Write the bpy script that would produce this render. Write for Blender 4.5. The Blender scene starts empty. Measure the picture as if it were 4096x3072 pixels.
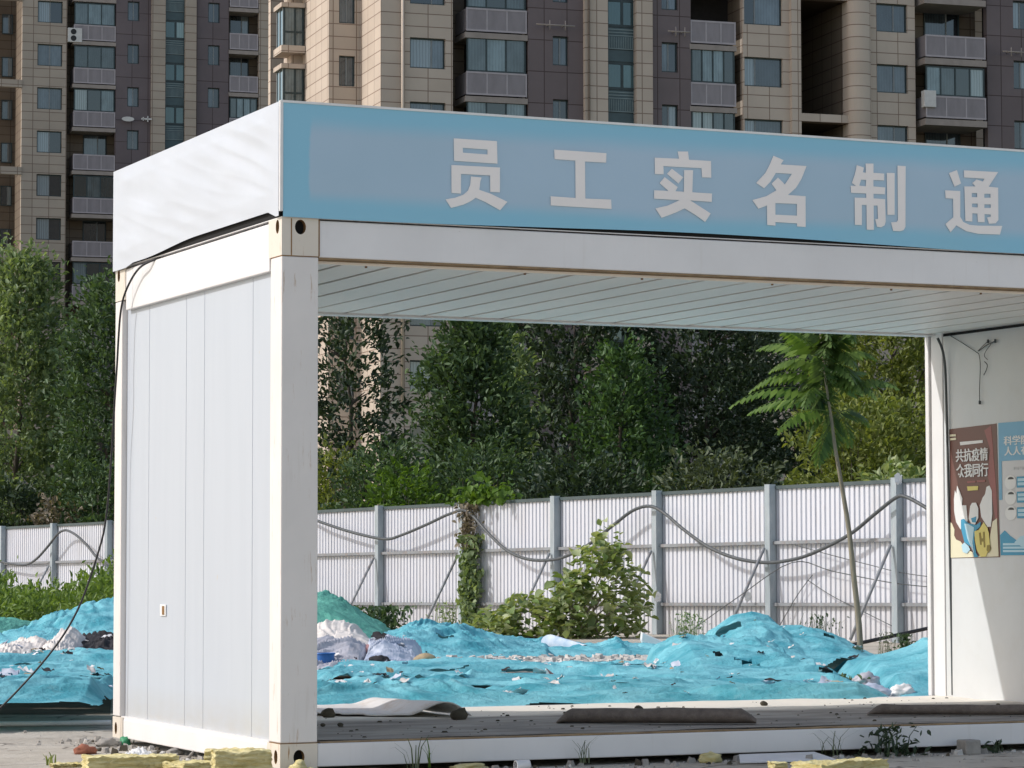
import bpy, bmesh, math, random
import numpy as np
from mathutils import Vector, noise
R_ = math.radians
random.seed(11); rng = np.random.default_rng(7)
scene = bpy.context.scene
COL = scene.collection

# ------------------------------------------------------------------ camera, sky, sun, exposure
CAM = Vector((-4.9886, -13.907, 1.0507)); YAW, PITCH, ROLL, FPX = -0.4239, 0.0606, -0.0016, 11604.5
FWD = Vector((-math.sin(YAW)*math.cos(PITCH), math.cos(YAW)*math.cos(PITCH), math.sin(PITCH)))
_r = Vector((math.cos(YAW), math.sin(YAW), 0)); _u = _r.cross(FWD)
RT = math.cos(ROLL)*_r + math.sin(ROLL)*_u; UP = -math.sin(ROLL)*_r + math.cos(ROLL)*_u
cd = bpy.data.cameras.new('camera'); cam = bpy.data.objects.new('camera', cd); COL.objects.link(cam)
cd.sensor_fit = 'HORIZONTAL'; cd.sensor_width = 36; cd.lens = 36*FPX/4096; cd.clip_start = 0.5; cd.clip_end = 3000
from mathutils import Matrix
cam.matrix_world = Matrix.Translation(CAM) @ Matrix((RT, UP, -FWD)).transposed().to_4x4()
scene.camera = cam

SUN = Vector((1, -.32, -.88)).normalized()
w = bpy.data.worlds.new('World'); scene.world = w; w.use_nodes = True
nt = w.node_tree; bg = nt.nodes['Background']
sky = nt.nodes.new('ShaderNodeTexSky'); sky.sky_type = 'NISHITA'; sky.sun_disc = False
sky.sun_elevation = math.asin(-SUN.z); sky.sun_rotation = math.atan2(-SUN.x, -SUN.y)
sky.air_density = 1.0; sky.dust_density = 1.2; sky.ozone_density = 1.0
tint = nt.nodes.new('ShaderNodeMix'); tint.data_type = 'RGBA'; tint.blend_type = 'MULTIPLY'; tint.inputs[0].default_value = 1; tint.inputs[7].default_value = (1.20, 1.02, .87, 1)   # warm white balance
nt.links.new(sky.outputs[0], tint.inputs[6]); nt.links.new(tint.outputs[2], bg.inputs[0]); bg.inputs[1].default_value = 0.15
ld = bpy.data.lights.new('sun', 'SUN'); ld.energy = 2.1; ld.angle = R_(0.5); ld.color = (1, .985, .965)
so = bpy.data.objects.new('sun', ld); COL.objects.link(so); so.rotation_euler = SUN.to_track_quat('-Z', 'Y').to_euler()
scene.view_settings.view_transform = 'Standard'; scene.view_settings.look = 'None'
scene.view_settings.exposure = 0.40; scene.view_settings.gamma = 1

# ------------------------------------------------------------------ picture point -> place in the world
def ray(px, py): return FWD + RT*((px-2048)/FPX) - UP*((py-1536)/FPX)
def ux(px, py, X): d = ray(px, py); return CAM + d*((X-CAM.x)/d.x)
def uy(px, py, Y): d = ray(px, py); return CAM + d*((Y-CAM.y)/d.y)
def uz(px, py, Z): d = ray(px, py); return CAM + d*((Z-CAM.z)/d.z)
def ud(px, py, D): return CAM + ray(px, py)*D
LR = Vector((math.cos(YAW), math.sin(YAW), 0)); LF = Vector((-math.sin(YAW), math.cos(YAW), 0))
def G(lat, dep, z=0.): p = LR*lat + LF*dep; return Vector((CAM.x+p.x, CAM.y+p.y, z))
def lat_of(px, dep): return (px-2048)/FPX*dep
def z_of(py, dep): return CAM.z + (2241-py)/FPX*dep
class Frame:                                            # an upright plane family: X along it, Y away from the camera
    def __init__(s, o, ang): s.o = Vector(o); s.a = ang; s.x = Vector((math.cos(ang), math.sin(ang), 0)); s.y = Vector((-math.sin(ang), math.cos(ang), 0))
    def hit(s, px, py, v=0.):
        d = ray(px, py); t = (v - (CAM-s.o).dot(s.y))/d.dot(s.y); p = CAM + d*t - s.o; return p.dot(s.x), p.z
    def hitx(s, px, py, X):
        d = ray(px, py); t = (X - (CAM-s.o).dot(s.x))/d.dot(s.x); p = CAM + d*t - s.o; return p.dot(s.y), p.z
    def W(s, X, Y, Z): p = s.o + s.x*X + s.y*Y; return Vector((p.x, p.y, s.o.z+Z))

# ------------------------------------------------------------------ mesh helpers
class MB:
    def __init__(s): s.v = []; s.f = []; s.m = []; s.sm = []
    def face(s, pts, mi=0, sm=False):
        n = len(s.v); s.v += [tuple(p) for p in pts]; s.f.append(tuple(range(n, n+len(pts)))); s.m.append(mi); s.sm.append(sm)
    def hexa(s, b, t, mi=0):
        n = len(s.v); s.v += [tuple(p) for p in b] + [tuple(p) for p in t]; k = len(b)
        s.f.append(tuple(n+i for i in reversed(range(k)))); s.f.append(tuple(n+k+i for i in range(k)))
        for i in range(k): j = (i+1) % k; s.f.append((n+i, n+j, n+k+j, n+k+i))
        s.m += [mi]*(k+2); s.sm += [False]*(k+2)
    def box(s, x0, x1, y0, y1, z0, z1, mi=0):
        s.hexa([(x0,y0,z0),(x1,y0,z0),(x1,y1,z0),(x0,y1,z0)], [(x0,y0,z1),(x1,y0,z1),(x1,y1,z1),(x0,y1,z1)], mi)
    def prism(s, pts, off, mi=0): o = Vector(off); s.hexa([Vector(p) for p in pts], [Vector(p)+o for p in pts], mi)
    def tube(s, path, r, n=8, mi=0, cap=True):
        P = [Vector(p) for p in path]; rs = r if isinstance(r, (list, tuple)) else [r]*len(P); base = len(s.v); a = None
        for i, p in enumerate(P):
            t = (P[min(i+1, len(P)-1)] - P[max(i-1, 0)]).normalized()
            if a is None: a = t.orthogonal().normalized()
            a = (a - t*a.dot(t)).normalized(); b = t.cross(a)
            for k in range(n): an = 2*math.pi*k/n; s.v.append(tuple(p + (a*math.cos(an) + b*math.sin(an))*rs[i]))
        for i in range(len(P)-1):
            for k in range(n):
                j = (k+1) % n; s.f.append((base+i*n+k, base+i*n+j, base+(i+1)*n+j, base+(i+1)*n+k)); s.m.append(mi); s.sm.append(True)
        if cap:
            s.f.append(tuple(base+k for k in reversed(range(n)))); s.f.append(tuple(base+(len(P)-1)*n+k for k in range(n))); s.m += [mi]*2; s.sm += [False]*2
    def grid(s, fn, nu, nv, mi=0, sm=True, keep=None):
        n = len(s.v); pts = [[fn(i/nu, j/nv) for j in range(nv+1)] for i in range(nu+1)]
        for row in pts: s.v += [tuple(p) for p in row]
        for i in range(nu):
            for j in range(nv):
                if keep and not keep(i/nu+.5/nu, j/nv+.5/nv, pts[i][j]): continue
                a = n+i*(nv+1)+j; s.f.append((a, a+nv+1, a+nv+2, a+1)); s.m.append(mi); s.sm.append(sm)
    def build(s, name, mats, parent=None, local=False, bevel=0):
        me = bpy.data.meshes.new(name); off = Vector((0,0,0))
        if parent is not None and not local: off = base_of(parent)
        me.from_pydata([(x-off.x, y-off.y, z-off.z) for x, y, z in s.v], [], s.f)
        for m in (mats if isinstance(mats, (list, tuple)) else [mats]): me.materials.append(m)
        me.polygons.foreach_set('material_index', s.m); me.polygons.foreach_set('use_smooth', s.sm); me.update()
        bm = bmesh.new(); bm.from_mesh(me); bmesh.ops.recalc_face_normals(bm, faces=bm.faces); bm.to_mesh(me); bm.free()
        o = bpy.data.objects.new(name, me); COL.objects.link(o)
        if parent is not None: o.parent = parent
        if bevel:
            b = o.modifiers.new('bevel', 'BEVEL'); b.width = bevel; b.segments = 2; b.limit_method = 'ANGLE'
        return o
def base_of(o):
    v = Vector((0,0,0))
    while o is not None: v += Vector(o.location); o = o.parent
    return v
def tag(o, label=None, cat=None, group=None, kind=None):
    if label: o['label'] = label
    if cat: o['category'] = cat
    if group: o['group'] = group
    if kind: o['kind'] = kind
    return o
def thing(name, label, cat, loc=(0,0,0), rz=0, group=None):
    o = bpy.data.objects.new(name, None); COL.objects.link(o); o.location = loc; o.rotation_euler.z = rz; o.empty_display_size = .2
    return tag(o, label, cat, group)
def solo(name, mb, mats, label, cat, group=None, kind=None, loc=None, bevel=0):     # a thing that is one mesh, its origin at its base
    if loc is None:
        a = np.array(mb.v); loc = (float(a[:,0].mean()), float(a[:,1].mean()), float(a[:,2].min()))
    lv = Vector(loc); mb.v = [(x-lv.x, y-lv.y, z-lv.z) for x, y, z in mb.v]
    o = mb.build(name, mats, bevel=bevel); o.location = lv
    return tag(o, label, cat, group, kind)
def dup(o, parent, dz=0., dx=0.):
    c = o.copy(); COL.objects.link(c); c.parent = parent
    if dz or dx: c.location = (o.location.x+dx, o.location.y, o.location.z+dz)
    for ch in o.children: dup(ch, c)
    return c

# ------------------------------------------------------------------ materials
def nd(t, typ, **kw):
    n = t.nodes.new(typ)
    for k, v in kw.items(): setattr(n, k, v)
    return n
def mixc(t, a, b, fac, mode='MIX'):
    n = nd(t, 'ShaderNodeMix', data_type='RGBA', blend_type=mode)
    for sock, v in ((n.inputs[6], a), (n.inputs[7], b), (n.inputs[0], fac)):
        if hasattr(v, 'is_output') or isinstance(v, bpy.types.NodeSocket): t.links.new(v, sock)
        elif isinstance(v, (int, float)): sock.default_value = v
        else: sock.default_value = (*v, 1)
    return n.outputs[2]
def ramp(t, src, stops):
    n = nd(t, 'ShaderNodeValToRGB'); e = n.color_ramp.elements
    while len(e) < len(stops): e.new(.5)
    for i, (p, c) in enumerate(stops): e[i].position = p; e[i].color = (*c, 1) if isinstance(c, tuple) else (c, c, c, 1)
    t.links.new(src, n.inputs[0]); return n.outputs[0]
def coords(t, scale=(1,1,1), rot=(0,0,0), kind='Object'):
    c = nd(t, 'ShaderNodeTexCoord'); m = nd(t, 'ShaderNodeMapping'); m.inputs['Scale'].default_value = scale; m.inputs['Rotation'].default_value = rot
    t.links.new(c.outputs[kind], m.inputs[0]); return m.outputs[0]
def noisen(t, vec, scale, detail=5, rough=.6, dist=0):
    n = nd(t, 'ShaderNodeTexNoise'); n.inputs['Scale'].default_value = scale; n.inputs['Detail'].default_value = detail
    n.inputs['Roughness'].default_value = rough; n.inputs['Distortion'].default_value = dist; t.links.new(vec, n.inputs['Vector']); return n.outputs[0]
def math_(t, op, a, b=0.):
    n = nd(t, 'ShaderNodeMath', operation=op)
    for s, v in ((n.inputs[0], a), (n.inputs[1], b)):
        if isinstance(v, bpy.types.NodeSocket): t.links.new(v, s)
        else: s.default_value = v
    return n.outputs[0]
def base(name, rough=.5, metal=0., spec=.5):
    m = bpy.data.materials.new(name); m.use_nodes = True; t = m.node_tree; b = t.nodes['Principled BSDF']
    b.inputs['Roughness'].default_value = rough; b.inputs['Metallic'].default_value = metal; b.inputs['Specular IOR Level'].default_value = spec
    return m, t, b
def bump(t, b, h, strength=.3, dist=.01):
    n = nd(t, 'ShaderNodeBump'); n.inputs['Strength'].default_value = strength; n.inputs['Distance'].default_value = dist
    t.links.new(h, n.inputs['Height']); t.links.new(n.outputs[0], b.inputs['Normal'])
def mat(name, c, rough=.6, var=.25, scale=3., c2=None, stretch=(1,1,1), bmp=0., bscale=40., metal=0., spec=.4, dirt=None, dirt_amt=.4):
    m, t, b = base(name, rough, metal, spec)
    v = coords(t, stretch); n = noisen(t, v, scale)
    c2 = c2 or tuple(x*(1-var) for x in c)
    col = mixc(t, c2, c, ramp(t, n, [(.3, 0.), (.65, 1.)]))
    if dirt:
        n2 = noisen(t, v, scale*3.3, 8, .7); col = mixc(t, col, dirt, ramp(t, n2, [(.5, 0.), (.75, dirt_amt)]))
    t.links.new(col, b.inputs['Base Color'])
    if bmp: bump(t, b, noisen(t, v, bscale, 6), bmp)
    return m
def leafmat(name, c, c2, trans=.35, rough=.5):
    m, t, b = base(name, rough, 0, .35)
    g = nd(t, 'ShaderNodeNewGeometry'); v = coords(t); n = noisen(t, v, 1.1, 3)
    f = math_(t, 'ADD', math_(t, 'MULTIPLY', g.outputs['Random Per Island'], .7), math_(t, 'MULTIPLY', n, .5))
    col = mixc(t, c2, c, ramp(t, f, [(.25, 0.), (.95, 1.)]))
    t.links.new(col, b.inputs['Base Color'])
    tr = nd(t, 'ShaderNodeBsdfTranslucent'); t.links.new(mixc(t, col, (.75, .95, .12), .25, 'MULTIPLY'), tr.inputs[0])
    tr2 = mixc(t, col, (1.0, 1.0, .35), 1.0, 'MULTIPLY'); t.links.new(tr2, tr.inputs[0])
    mx = nd(t, 'ShaderNodeMixShader'); mx.inputs[0].default_value = trans
    t.links.new(b.outputs[0], mx.inputs[1]); t.links.new(tr.outputs[0], mx.inputs[2]); t.links.new(mx.outputs[0], t.nodes['Material Output'].inputs[0])
    return m

def white_steel(name, rust=.0, c=(.775,.765,.762)):
    m, t, b = base(name, .38, 0, .4); v = coords(t); vs = coords(t, (9, 9, .7))
    col = mixc(t, c, tuple(x*.9 for x in c), ramp(t, noisen(t, v, 1.7), [(.35, 0.), (.7, 1.)]))
    st = ramp(t, noisen(t, vs, 2.5, 6, .65), [(.58, 0.), (.78, 1.)])
    col = mixc(t, col, (.50,.45,.38), math_(t, 'MULTIPLY', st, .16+.25*rust))
    sp = ramp(t, noisen(t, v, 34, 3), [(.72, 0.), (.77, 1.)]); col = mixc(t, col, (.35,.30,.25), math_(t, 'MULTIPLY', sp, .35))
    if rust:
        rn = ramp(t, noisen(t, coords(t, (16, 16, 1.6)), 2.2, 7, .7), [(.60, 0.), (.70, 1.)])
        col = mixc(t, col, (.36,.19,.06), math_(t, 'MULTIPLY', rn, rust))
    t.links.new(col, b.inputs['Base Color']); bump(t, b, noisen(t, v, 5., 3), .12, .004); return m
M = {}
M['steel'] = white_steel('white_painted_steel'); M['steel_rust'] = white_steel('white_steel_rust_streaked', .75, (.76,.73,.705))
M['casting'] = white_steel('rusty_casting', 1., (.72,.66,.57))
M['rust'] = mat('rust', (.30,.175,.07), .8, .5, 14., (.16,.085,.035), (1,1,1), .3)
M['rustlip'] = mat('rusty_lip', (.36,.25,.13), .7, .5, 6., (.19,.12,.06), (2,2,2), .2)
M['dark'] = mat('dark_gap', (.012,.012,.012), .9, .3)
M['black'] = mat('black_rubber', (.016,.016,.018), .45, .3, 20)
M['ceil'] = mat('ceiling_sheet', (.95,.90,.84), .42, .08, 1.6, None, (1,.5,1), .0, spec=.45)
M['wallin'] = mat('inner_wall_sheet', (.64,.655,.66), .45, .1, 1.3, dirt=(.5,.47,.4), dirt_amt=.22)
def panel_mat():
    m, t, b = base('end_panel_sheet', .42, 0, .4); v = coords(t)
    col = mixc(t, (.47,.515,.57), (.45,.495,.55), ramp(t, noisen(t, coords(t, (6, 6, .5)), 1.6, 5), [(.4, 0.), (.75, 1.)]))
    z = nd(t, 'ShaderNodeSeparateXYZ'); t.links.new(v, z.inputs[0])
    low = math_(t, 'SUBTRACT', 1., math_(t, 'MULTIPLY', z.outputs[2], 3.)); low = math_(t, 'MAXIMUM', low, 0.)
    d = math_(t, 'MULTIPLY', math_(t, 'MULTIPLY', low, noisen(t, coords(t, (3, 3, 9)), 2.5, 6)), 1.1)
    col = mixc(t, col, (.42,.38,.30), d)
    sp = ramp(t, noisen(t, v, 11, 2), [(.76, 0.), (.79, 1.)]); col = mixc(t, col, (.5,.46,.4), math_(t, 'MULTIPLY', sp, .5))
    t.links.new(col, b.inputs['Base Color']); bump(t, b, noisen(t, v, 2.5, 2), .15, .004); return m
M['panel'] = panel_mat()
M['tarp'] = mat('white_tarpaulin', (.55,.59,.64), .5, .05, 2., bmp=.08, bscale=120)
def floor_mat():
    m, t, b = base('dirty_floor_board', .85, 0, .25); v = coords(t, (.6, 2., 1)); v1 = coords(t)
    col = mixc(t, (.21,.185,.165), (.40,.365,.325), ramp(t, noisen(t, v, 2.6, 8, .65), [(.35, 0.), (.62, 1.)]))
    col = mixc(t, col, (.58,.54,.48), ramp(t, noisen(t, coords(t, (.5, 3, 1)), 4.5, 9, .75), [(.56, 0.), (.72, .7)]))
    col = mixc(t, col, (.03,.025,.02), ramp(t, noisen(t, v1, 9, 5, .7), [(.66, 0.), (.74, .9)]))
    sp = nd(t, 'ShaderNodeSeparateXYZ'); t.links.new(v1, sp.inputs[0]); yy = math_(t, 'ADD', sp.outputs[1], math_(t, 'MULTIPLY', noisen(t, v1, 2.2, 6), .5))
    col = mixc(t, col, (.80,.75,.66), ramp(t, math_(t, 'SUBTRACT', yy, 1.75), [(.12, 0.), (.42, .95)]))  # dusty back strip painted paler so the sun patch there reads brighter
    t.links.new(col, b.inputs['Base Color']); bump(t, b, noisen(t, v1, 14, 8), .6, .012); return m
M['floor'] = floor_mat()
def ground_mat():
    m, t, b = base('dusty_concrete_ground', .9, 0, .2); v = coords(t)
    col = mixc(t, (.36,.325,.27), (.52,.485,.42), ramp(t, noisen(t, coords(t, (1,1,1)), .9, 9, .65), [(.36, 0.), (.64, 1.)]))
    col = mixc(t, col, (.17,.145,.115), ramp(t, noisen(t, v, 2.6, 10, .72), [(.56, 0.), (.66, .85)]))
    vo = nd(t, 'ShaderNodeTexVoronoi', feature='DISTANCE_TO_EDGE'); vo.inputs['Scale'].default_value = .9
    dv = nd(t, 'ShaderNodeVectorMath', operation='ADD'); nn = nd(t, 'ShaderNodeTexNoise'); nn.inputs['Scale'].default_value = 2.; t.links.new(v, nn.inputs['Vector'])
    t.links.new(v, dv.inputs[0]); t.links.new(nn.outputs[1], dv.inputs[1]); t.links.new(dv.outputs[0], vo.inputs['Vector'])
    col = mixc(t, (.10,.085,.07), col, ramp(t, vo.outputs[0], [(.004, .25), (.018, 1.)]))
    t.links.new(col, b.inputs['Base Color']); bump(t, b, noisen(t, v, 22, 9), .7, .02); return m
M['ground'] = ground_mat()
M['soil'] = mat('dark_soil', (.10,.085,.06), .95, .5, 4., bmp=.6, bscale=12)
def net_mat(name, c, c2):
    m, t, b = base(name, .75, 0, .25); v = coords(t)
    col = mixc(t, c2, c, ramp(t, noisen(t, v, 2.2, 6, .6), [(.36, 0.), (.62, 1.)]))
    col = mixc(t, col, tuple(x*.6+.12 for x in c), ramp(t, noisen(t, coords(t, (1,1,1)), 7, 8, .7), [(.58, 0.), (.74, .55)]))
    t.links.new(col, b.inputs['Base Color']); bump(t, b, noisen(t, v, 11, 8, .7), .9, .04)
    tr = nd(t, 'ShaderNodeBsdfTranslucent'); t.links.new(col, tr.inputs[0]); mx = nd(t, 'ShaderNodeMixShader'); mx.inputs[0].default_value = .10
    t.links.new(b.outputs[0], mx.inputs[1]); t.links.new(tr.outputs[0], mx.inputs[2]); t.links.new(mx.outputs[0], t.nodes['Material Output'].inputs[0]); return m
M['net'] = net_mat('turquoise_net', (.24,.62,.71), (.075,.37,.46)); M['netg'] = net_mat('green_net', (.16,.50,.40), (.10,.36,.29))
M['white'] = mat('white_plastic', (.80,.80,.79), .5, .12, 8, bmp=.2, bscale=30); M['offwhite'] = mat('offwhite_cloth', (.74,.70,.66), .8, .2, 9, bmp=.3, bscale=40, dirt=(.35,.3,.26), dirt_amt=.5)
M['greybag'] = mat('grey_plastic', (.50,.50,.55), .4, .3, 7, bmp=.2); M['bluebag'] = mat('blue_plastic', (.04,.17,.50), .4, .4, 6, bmp=.2)
M['paleblue'] = mat('pale_blue_sheet', (.62,.66,.74), .45, .35, 5, (.30,.36,.50), bmp=.2); M['pink'] = mat('faded_pink', (.55,.30,.29), .6, .3, 8)
M['tan'] = mat('tan_board', (.46,.36,.22), .8, .3, 9, bmp=.2); M['brown'] = mat('brown_carpet', (.185,.150,.128), .95, .35, 16, bmp=.5, bscale=90, dirt=(.28,.24,.2))
M['darkrag'] = mat('dark_rag', (.035,.032,.035), .8, .5, 9, bmp=.4); M['green_bag'] = mat('green_plastic', (.05,.30,.14), .5, .3, 6); M['purple'] = mat('purple_rag', (.12,.09,.20), .8, .4, 8)
M['rag'] = mat('peach_rag', (.55,.42,.33), .85, .4, 9, (.25,.17,.13), bmp=.3)
M['wool'] = mat('yellow_rock_wool', (.76,.69,.38), .95, .4, 9, (.52,.42,.14), (1,1,7), 1., 45, dirt=(.70,.66,.42), dirt_amt=.6)
M['brick'] = mat('red_brick_bit', (.34,.13,.08), .9, .35, 14, bmp=.5); M['stone'] = mat('grey_concrete_bit', (.36,.34,.31), .9, .3, 12, bmp=.6)
M['rubble'] = mat('white_rubble', (.66,.64,.60), .9, .4, 20, bmp=.4)
M['pvc'] = mat('pvc_pipe', (.72,.72,.74), .4, .12, 6)
M['bark'] = mat('bark', (.10,.085,.065), .95, .5, 9, stretch=(3,3,.5), bmp=.7, bscale=20); M['bark2'] = mat('pale_bark', (.30,.26,.19), .9, .4, 8, stretch=(3,3,.5), bmp=.4)

# ------------------------------------------------------------------ ground
mb = MB()
mb.face([(-500,-400,-.035), (600,-400,-.035), (600,700,-.035), (-500,700,-.035)])
tag(mb.build('ground', M['ground']), kind='structure')

M['wild'] = mat('weedy_ground', (.055,.065,.030), .95, .5, 1.5, bmp=.6, bscale=6)
mb = MB(); A_, B_ = G(60, -7.), G(-70, 153.); n_ = (B_-A_).normalized(); q_ = Vector((-n_.y, n_.x, 0))
if q_.dot(LF) < 0: q_ = -q_
mb.face([G(5.09+30, 38.3-46, -.03), G(5.09+30, 38.3-46, -.03)+Vector((240,160,0)), G(-10.5-60, 62.3+92.3, -.03)+Vector((240,160,0)), G(-10.5-60, 62.3+92.3, -.03)])
tag(mb.build('weedy_ground', M['wild']), kind='structure')
# ------------------------------------------------------------------ container gate house
H, D, L = 2.80, 2.955, 5.925; ZB = .128; PW = .20; H1 = 2.602
house = thing('container_house', 'white steel portable cabin, open front and back, standing as a walk-through gate', 'cabin', (0,0,0))
def fitting(x0, y0, z0, z1, hx, hy, rusty=True):
    """corner casting with an oval hole in each outer upright face"""
    b = MB(); x1, y1 = x0+PW, y0+PW; N = 20
    def holed(o, e, up, wd, ht, cx, cz, rx, rz, inn):
        P = lambda a, c, d=0.: Vector(o) + Vector(e)*a + Vector((0,0,1))*c + Vector(inn)*d
        ring = [(cx+rx*math.cos(2*math.pi*k/N), cz+rz*math.sin(2*math.pi*k/N)) for k in range(N)]
        outer = []
        for a, c in ring:                               # project ring point to the rectangle's border
            dx, dz = a-cx, c-cz; s = min(((wd-cx)/dx if dx > 1e-9 else 1e9), (-cx/dx if dx < -1e-9 else 1e9), ((ht-cz)/dz if dz > 1e-9 else 1e9), (-cz/dz if dz < -1e-9 else 1e9)); outer.append((cx+dx*s, cz+dz*s))
        for k in range(N):
            j = (k+1) % N; a, c = outer[k], outer[j]; mid = []
            for q in ((0,0), (wd,0), (wd,ht), (0,ht)):
                if abs(a[0]-c[0]) > 1e-6 and abs(a[1]-c[1]) > 1e-6 and min(a[0],c[0])-1e-6 <= q[0] <= max(a[0],c[0])+1e-6 and min(a[1],c[1])-1e-6 <= q[1] <= max(a[1],c[1])+1e-6: mid.append(q)
            b.face([P(*ring[k]), P(*a)] + [P(*q) for q in mid] + [P(*c), P(*ring[j])], 0)
            b.face([P(*ring[k]), P(*ring[j]), P(*ring[j], .035), P(*ring[k], .035)], 2)
        b.face([P(*r, .035) for r in ring], 1)
    ht = z1-z0; fx = x0 if hx < 0 else x1; fy = y0 if hy < 0 else y1
    holed((fx, y0, z0), (0,1,0), 0, PW, ht, .066 if hy < 0 else PW-.066, ht*.78 if z0 > 1 else ht*.45, .026, min(.036, ht*.3), (-hx,0,0))
    holed((x0, fy, z0), (1,0,0), 0, PW, ht, .101, ht*.76 if z0 > 1 else ht*.45, .030, min(.038, ht*.3), (0,-hy,0))
    ox = x1 if hx < 0 else x0; oy = y1 if hy < 0 else y0
    b.face([(ox,y0,z0),(ox,y1,z0),(ox,y1,z1),(ox,y0,z1)]); b.face([(x0,oy,z0),(x1,oy,z0),(x1,oy,z1),(x0,oy,z1)])
    b.face([(x0,y0,z0),(x1,y0,z0),(x1,y1,z0),(x0,y1,z0)]); b.face([(x0,y0,z1),(x1,y0,z1),(x1,y1,z1),(x0,y1,z1)])
    return b.build('corner_fitting', [M['casting'], M['dark'], M['rust']], house)
for (x0, y0, hx, hy) in ((0,0,-1,-1), (0,D-PW,-1,1), (L-PW,0,1,-1), (L-PW,D-PW,1,1)):
    fitting(x0, y0, H1+.004, H, hx, hy); fitting(x0, y0, 0, ZB-.004, hx, hy)
    b = MB(); e = .022
    if hx < 0 and hy < 0:                                # profiled front-left post with a shallow pressed groove
        b.box(x0, x0+PW, y0, y0+.17, ZB, H1)
    elif hx < 0: b.box(x0, x0+.17, y0+.06, y0+PW, ZB, H1)
    elif hy > 0:
        b.box(x0, x0+.15, y0, y0+PW-.06, ZB, H1); b.box(x0-.012, x0+.16, y0+PW-.045, y0+PW, ZB, H1); b.box(x0+.03, x0+.15, y0+PW-.06, y0+PW-.045, ZB, H1, 1)
    else: b.box(x0, x0+PW, y0, y0+.17, ZB, H1)
    b.build('corner_post', [M['steel_rust'] if hx < 0 else M['steel'], M['dark']], house, bevel=.006)
b = MB()                                                 # thin rusty seams where castings meet the posts
b.box(-.001, PW+.001, -.001, .168, ZB-.004, ZB); b.build('rust_seam', M['rust'], house); b = MB(); b.box(-.001, PW+.001, -.001, .168, H1, H1+.004)
b.box(.049, .055, -.0012, .01, H1+.004, H-.004); b.box(PW-.001, PW+.006, -.001, .05, H1+.004, H-.004); b.build('rust_seam', M['rust'], house)
def rail(name, x0, x1, y0, y1, z0, z1, m='steel'):
    b = MB(); b.box(x0, x1, y0, y1, z0, z1); return b.build(name, M[m], house, bevel=.006)
rail('top_rail', PW+.002, L-PW-.002, .004, .06, H1, H-.008)
b = MB(); b.box(PW+.002, L-PW-.002, .062, .10, 2.592, 2.60); b.box(PW+.002, L-PW-.002, .008, .058, 2.594, H1-.001); b.build('rail_lip', M['rustlip'], house)
rail('top_rail', PW+.002, L-PW-.002, D-.12, D-.004, 2.566, H-.01); rail('top_rail', L-.06, L-.004, PW+.002, D-PW-.002, H1-.05, H-.01)
# end beam over the left wall, in two lengths (a visible joint)
rail('end_beam', .004, .06, PW+.002, 2.615, H1-.062, H-.012); rail('end_beam', .004, .06, 2.617, D-PW-.002, H1-.062, H-.012)
rail('bottom_rail', PW+.002, L-PW-.002, .004, .09, .004, ZB-.006); rail('bottom_rail', .004, .06, PW+.002, D-PW-.002, .004, ZB-.012)
rail('bottom_rail', PW+.002, L-PW-.002, D-.09, D-.004, .004, ZB); rail('bottom_rail', L-.06, L-.004, PW+.002, D-PW-.002, .004, ZB-.01)
# left end wall: sheets recessed behind the frame, with joints between them
ys = [.172, .54, 1.349, 1.673, 2.372, D-PW+.062]
for i in range(len(ys)-1):
    b = MB(); g = .0022; b.box(.034, .085, ys[i]+g, ys[i+1]-g, ZB-.03, 2.56)
    if ys[i+1]-ys[i] > .5:
        pass
    b.build('wall_panel', M['panel'], house, bevel=.004)
b = MB(); b.box(.05, .08, .175, D-PW+.06, ZB-.03, 2.55); b.build('panel_backing', M['dark'], house)
b = MB(); b.box(.088, .10, .172, D-PW+.06, ZB, 2.56); b.build('inner_lining', M['wallin'], house)
b = MB(); b.box(.026, .033, 2.01, 2.115, .735, .80); b.box(.023, .027, 2.028, 2.07, .742, .792, 1); b.build('socket_plate', [M['white'], M['rust']], house, bevel=.002)
b = MB(); b.box(.010, .0335, PW, D-PW+.06, ZB-.012, ZB+.004); b.build('sill_ledge', M['steel'], house)
# right end wall, inner face
b = MB(); b.box(5.728, 5.80, .17, D-PW-.012, ZB, 2.60); b.build('inner_wall', M['wallin'], house)
b = MB(); b.box(5.722, 5.74, .17, D-PW-.02, 2.555, 2.573); b.build('wall_gap', M['dark'], house)
# ceiling: ribbed sheets running front to back, dark open joints between them
b = MB(); x = .10; k = 0
xs = []
while x < L-.12: xs.append(x); x += .266
for k, x in enumerate(xs):
    x1 = min(x+.266, L-.10); g = (.019, .011, .021, .010, .012, .018)[k % 6]
    b.box(x+g, x1-g, .10, D-.122, 2.579, 2.592)
b.build('ceiling_sheet', M['ceil'], house)
b = MB(); b.box(.21, L-.21, .086, .0995, 2.5775, 2.5915); b.build('ceiling_trim', M['ceil'], house)
b = MB(); b.box(.10, L-.10, .104, D-.122, 2.5935, 2.61); b.build('ceiling_backing', M['dark'], house)
b = MB()
for x in (.51, 1.42, 2.12, 2.93, 3.70, 4.30): b.tube([(x,.125,2.581), (x,.125,2.571)], .007, 6)
b.build('ceiling_rivet', M['rust'], house)
b = MB(); b.box(.0, L, .0, D, H+.0, H+.004); 
b.build('roof_sheet', M['steel'], house)
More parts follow.
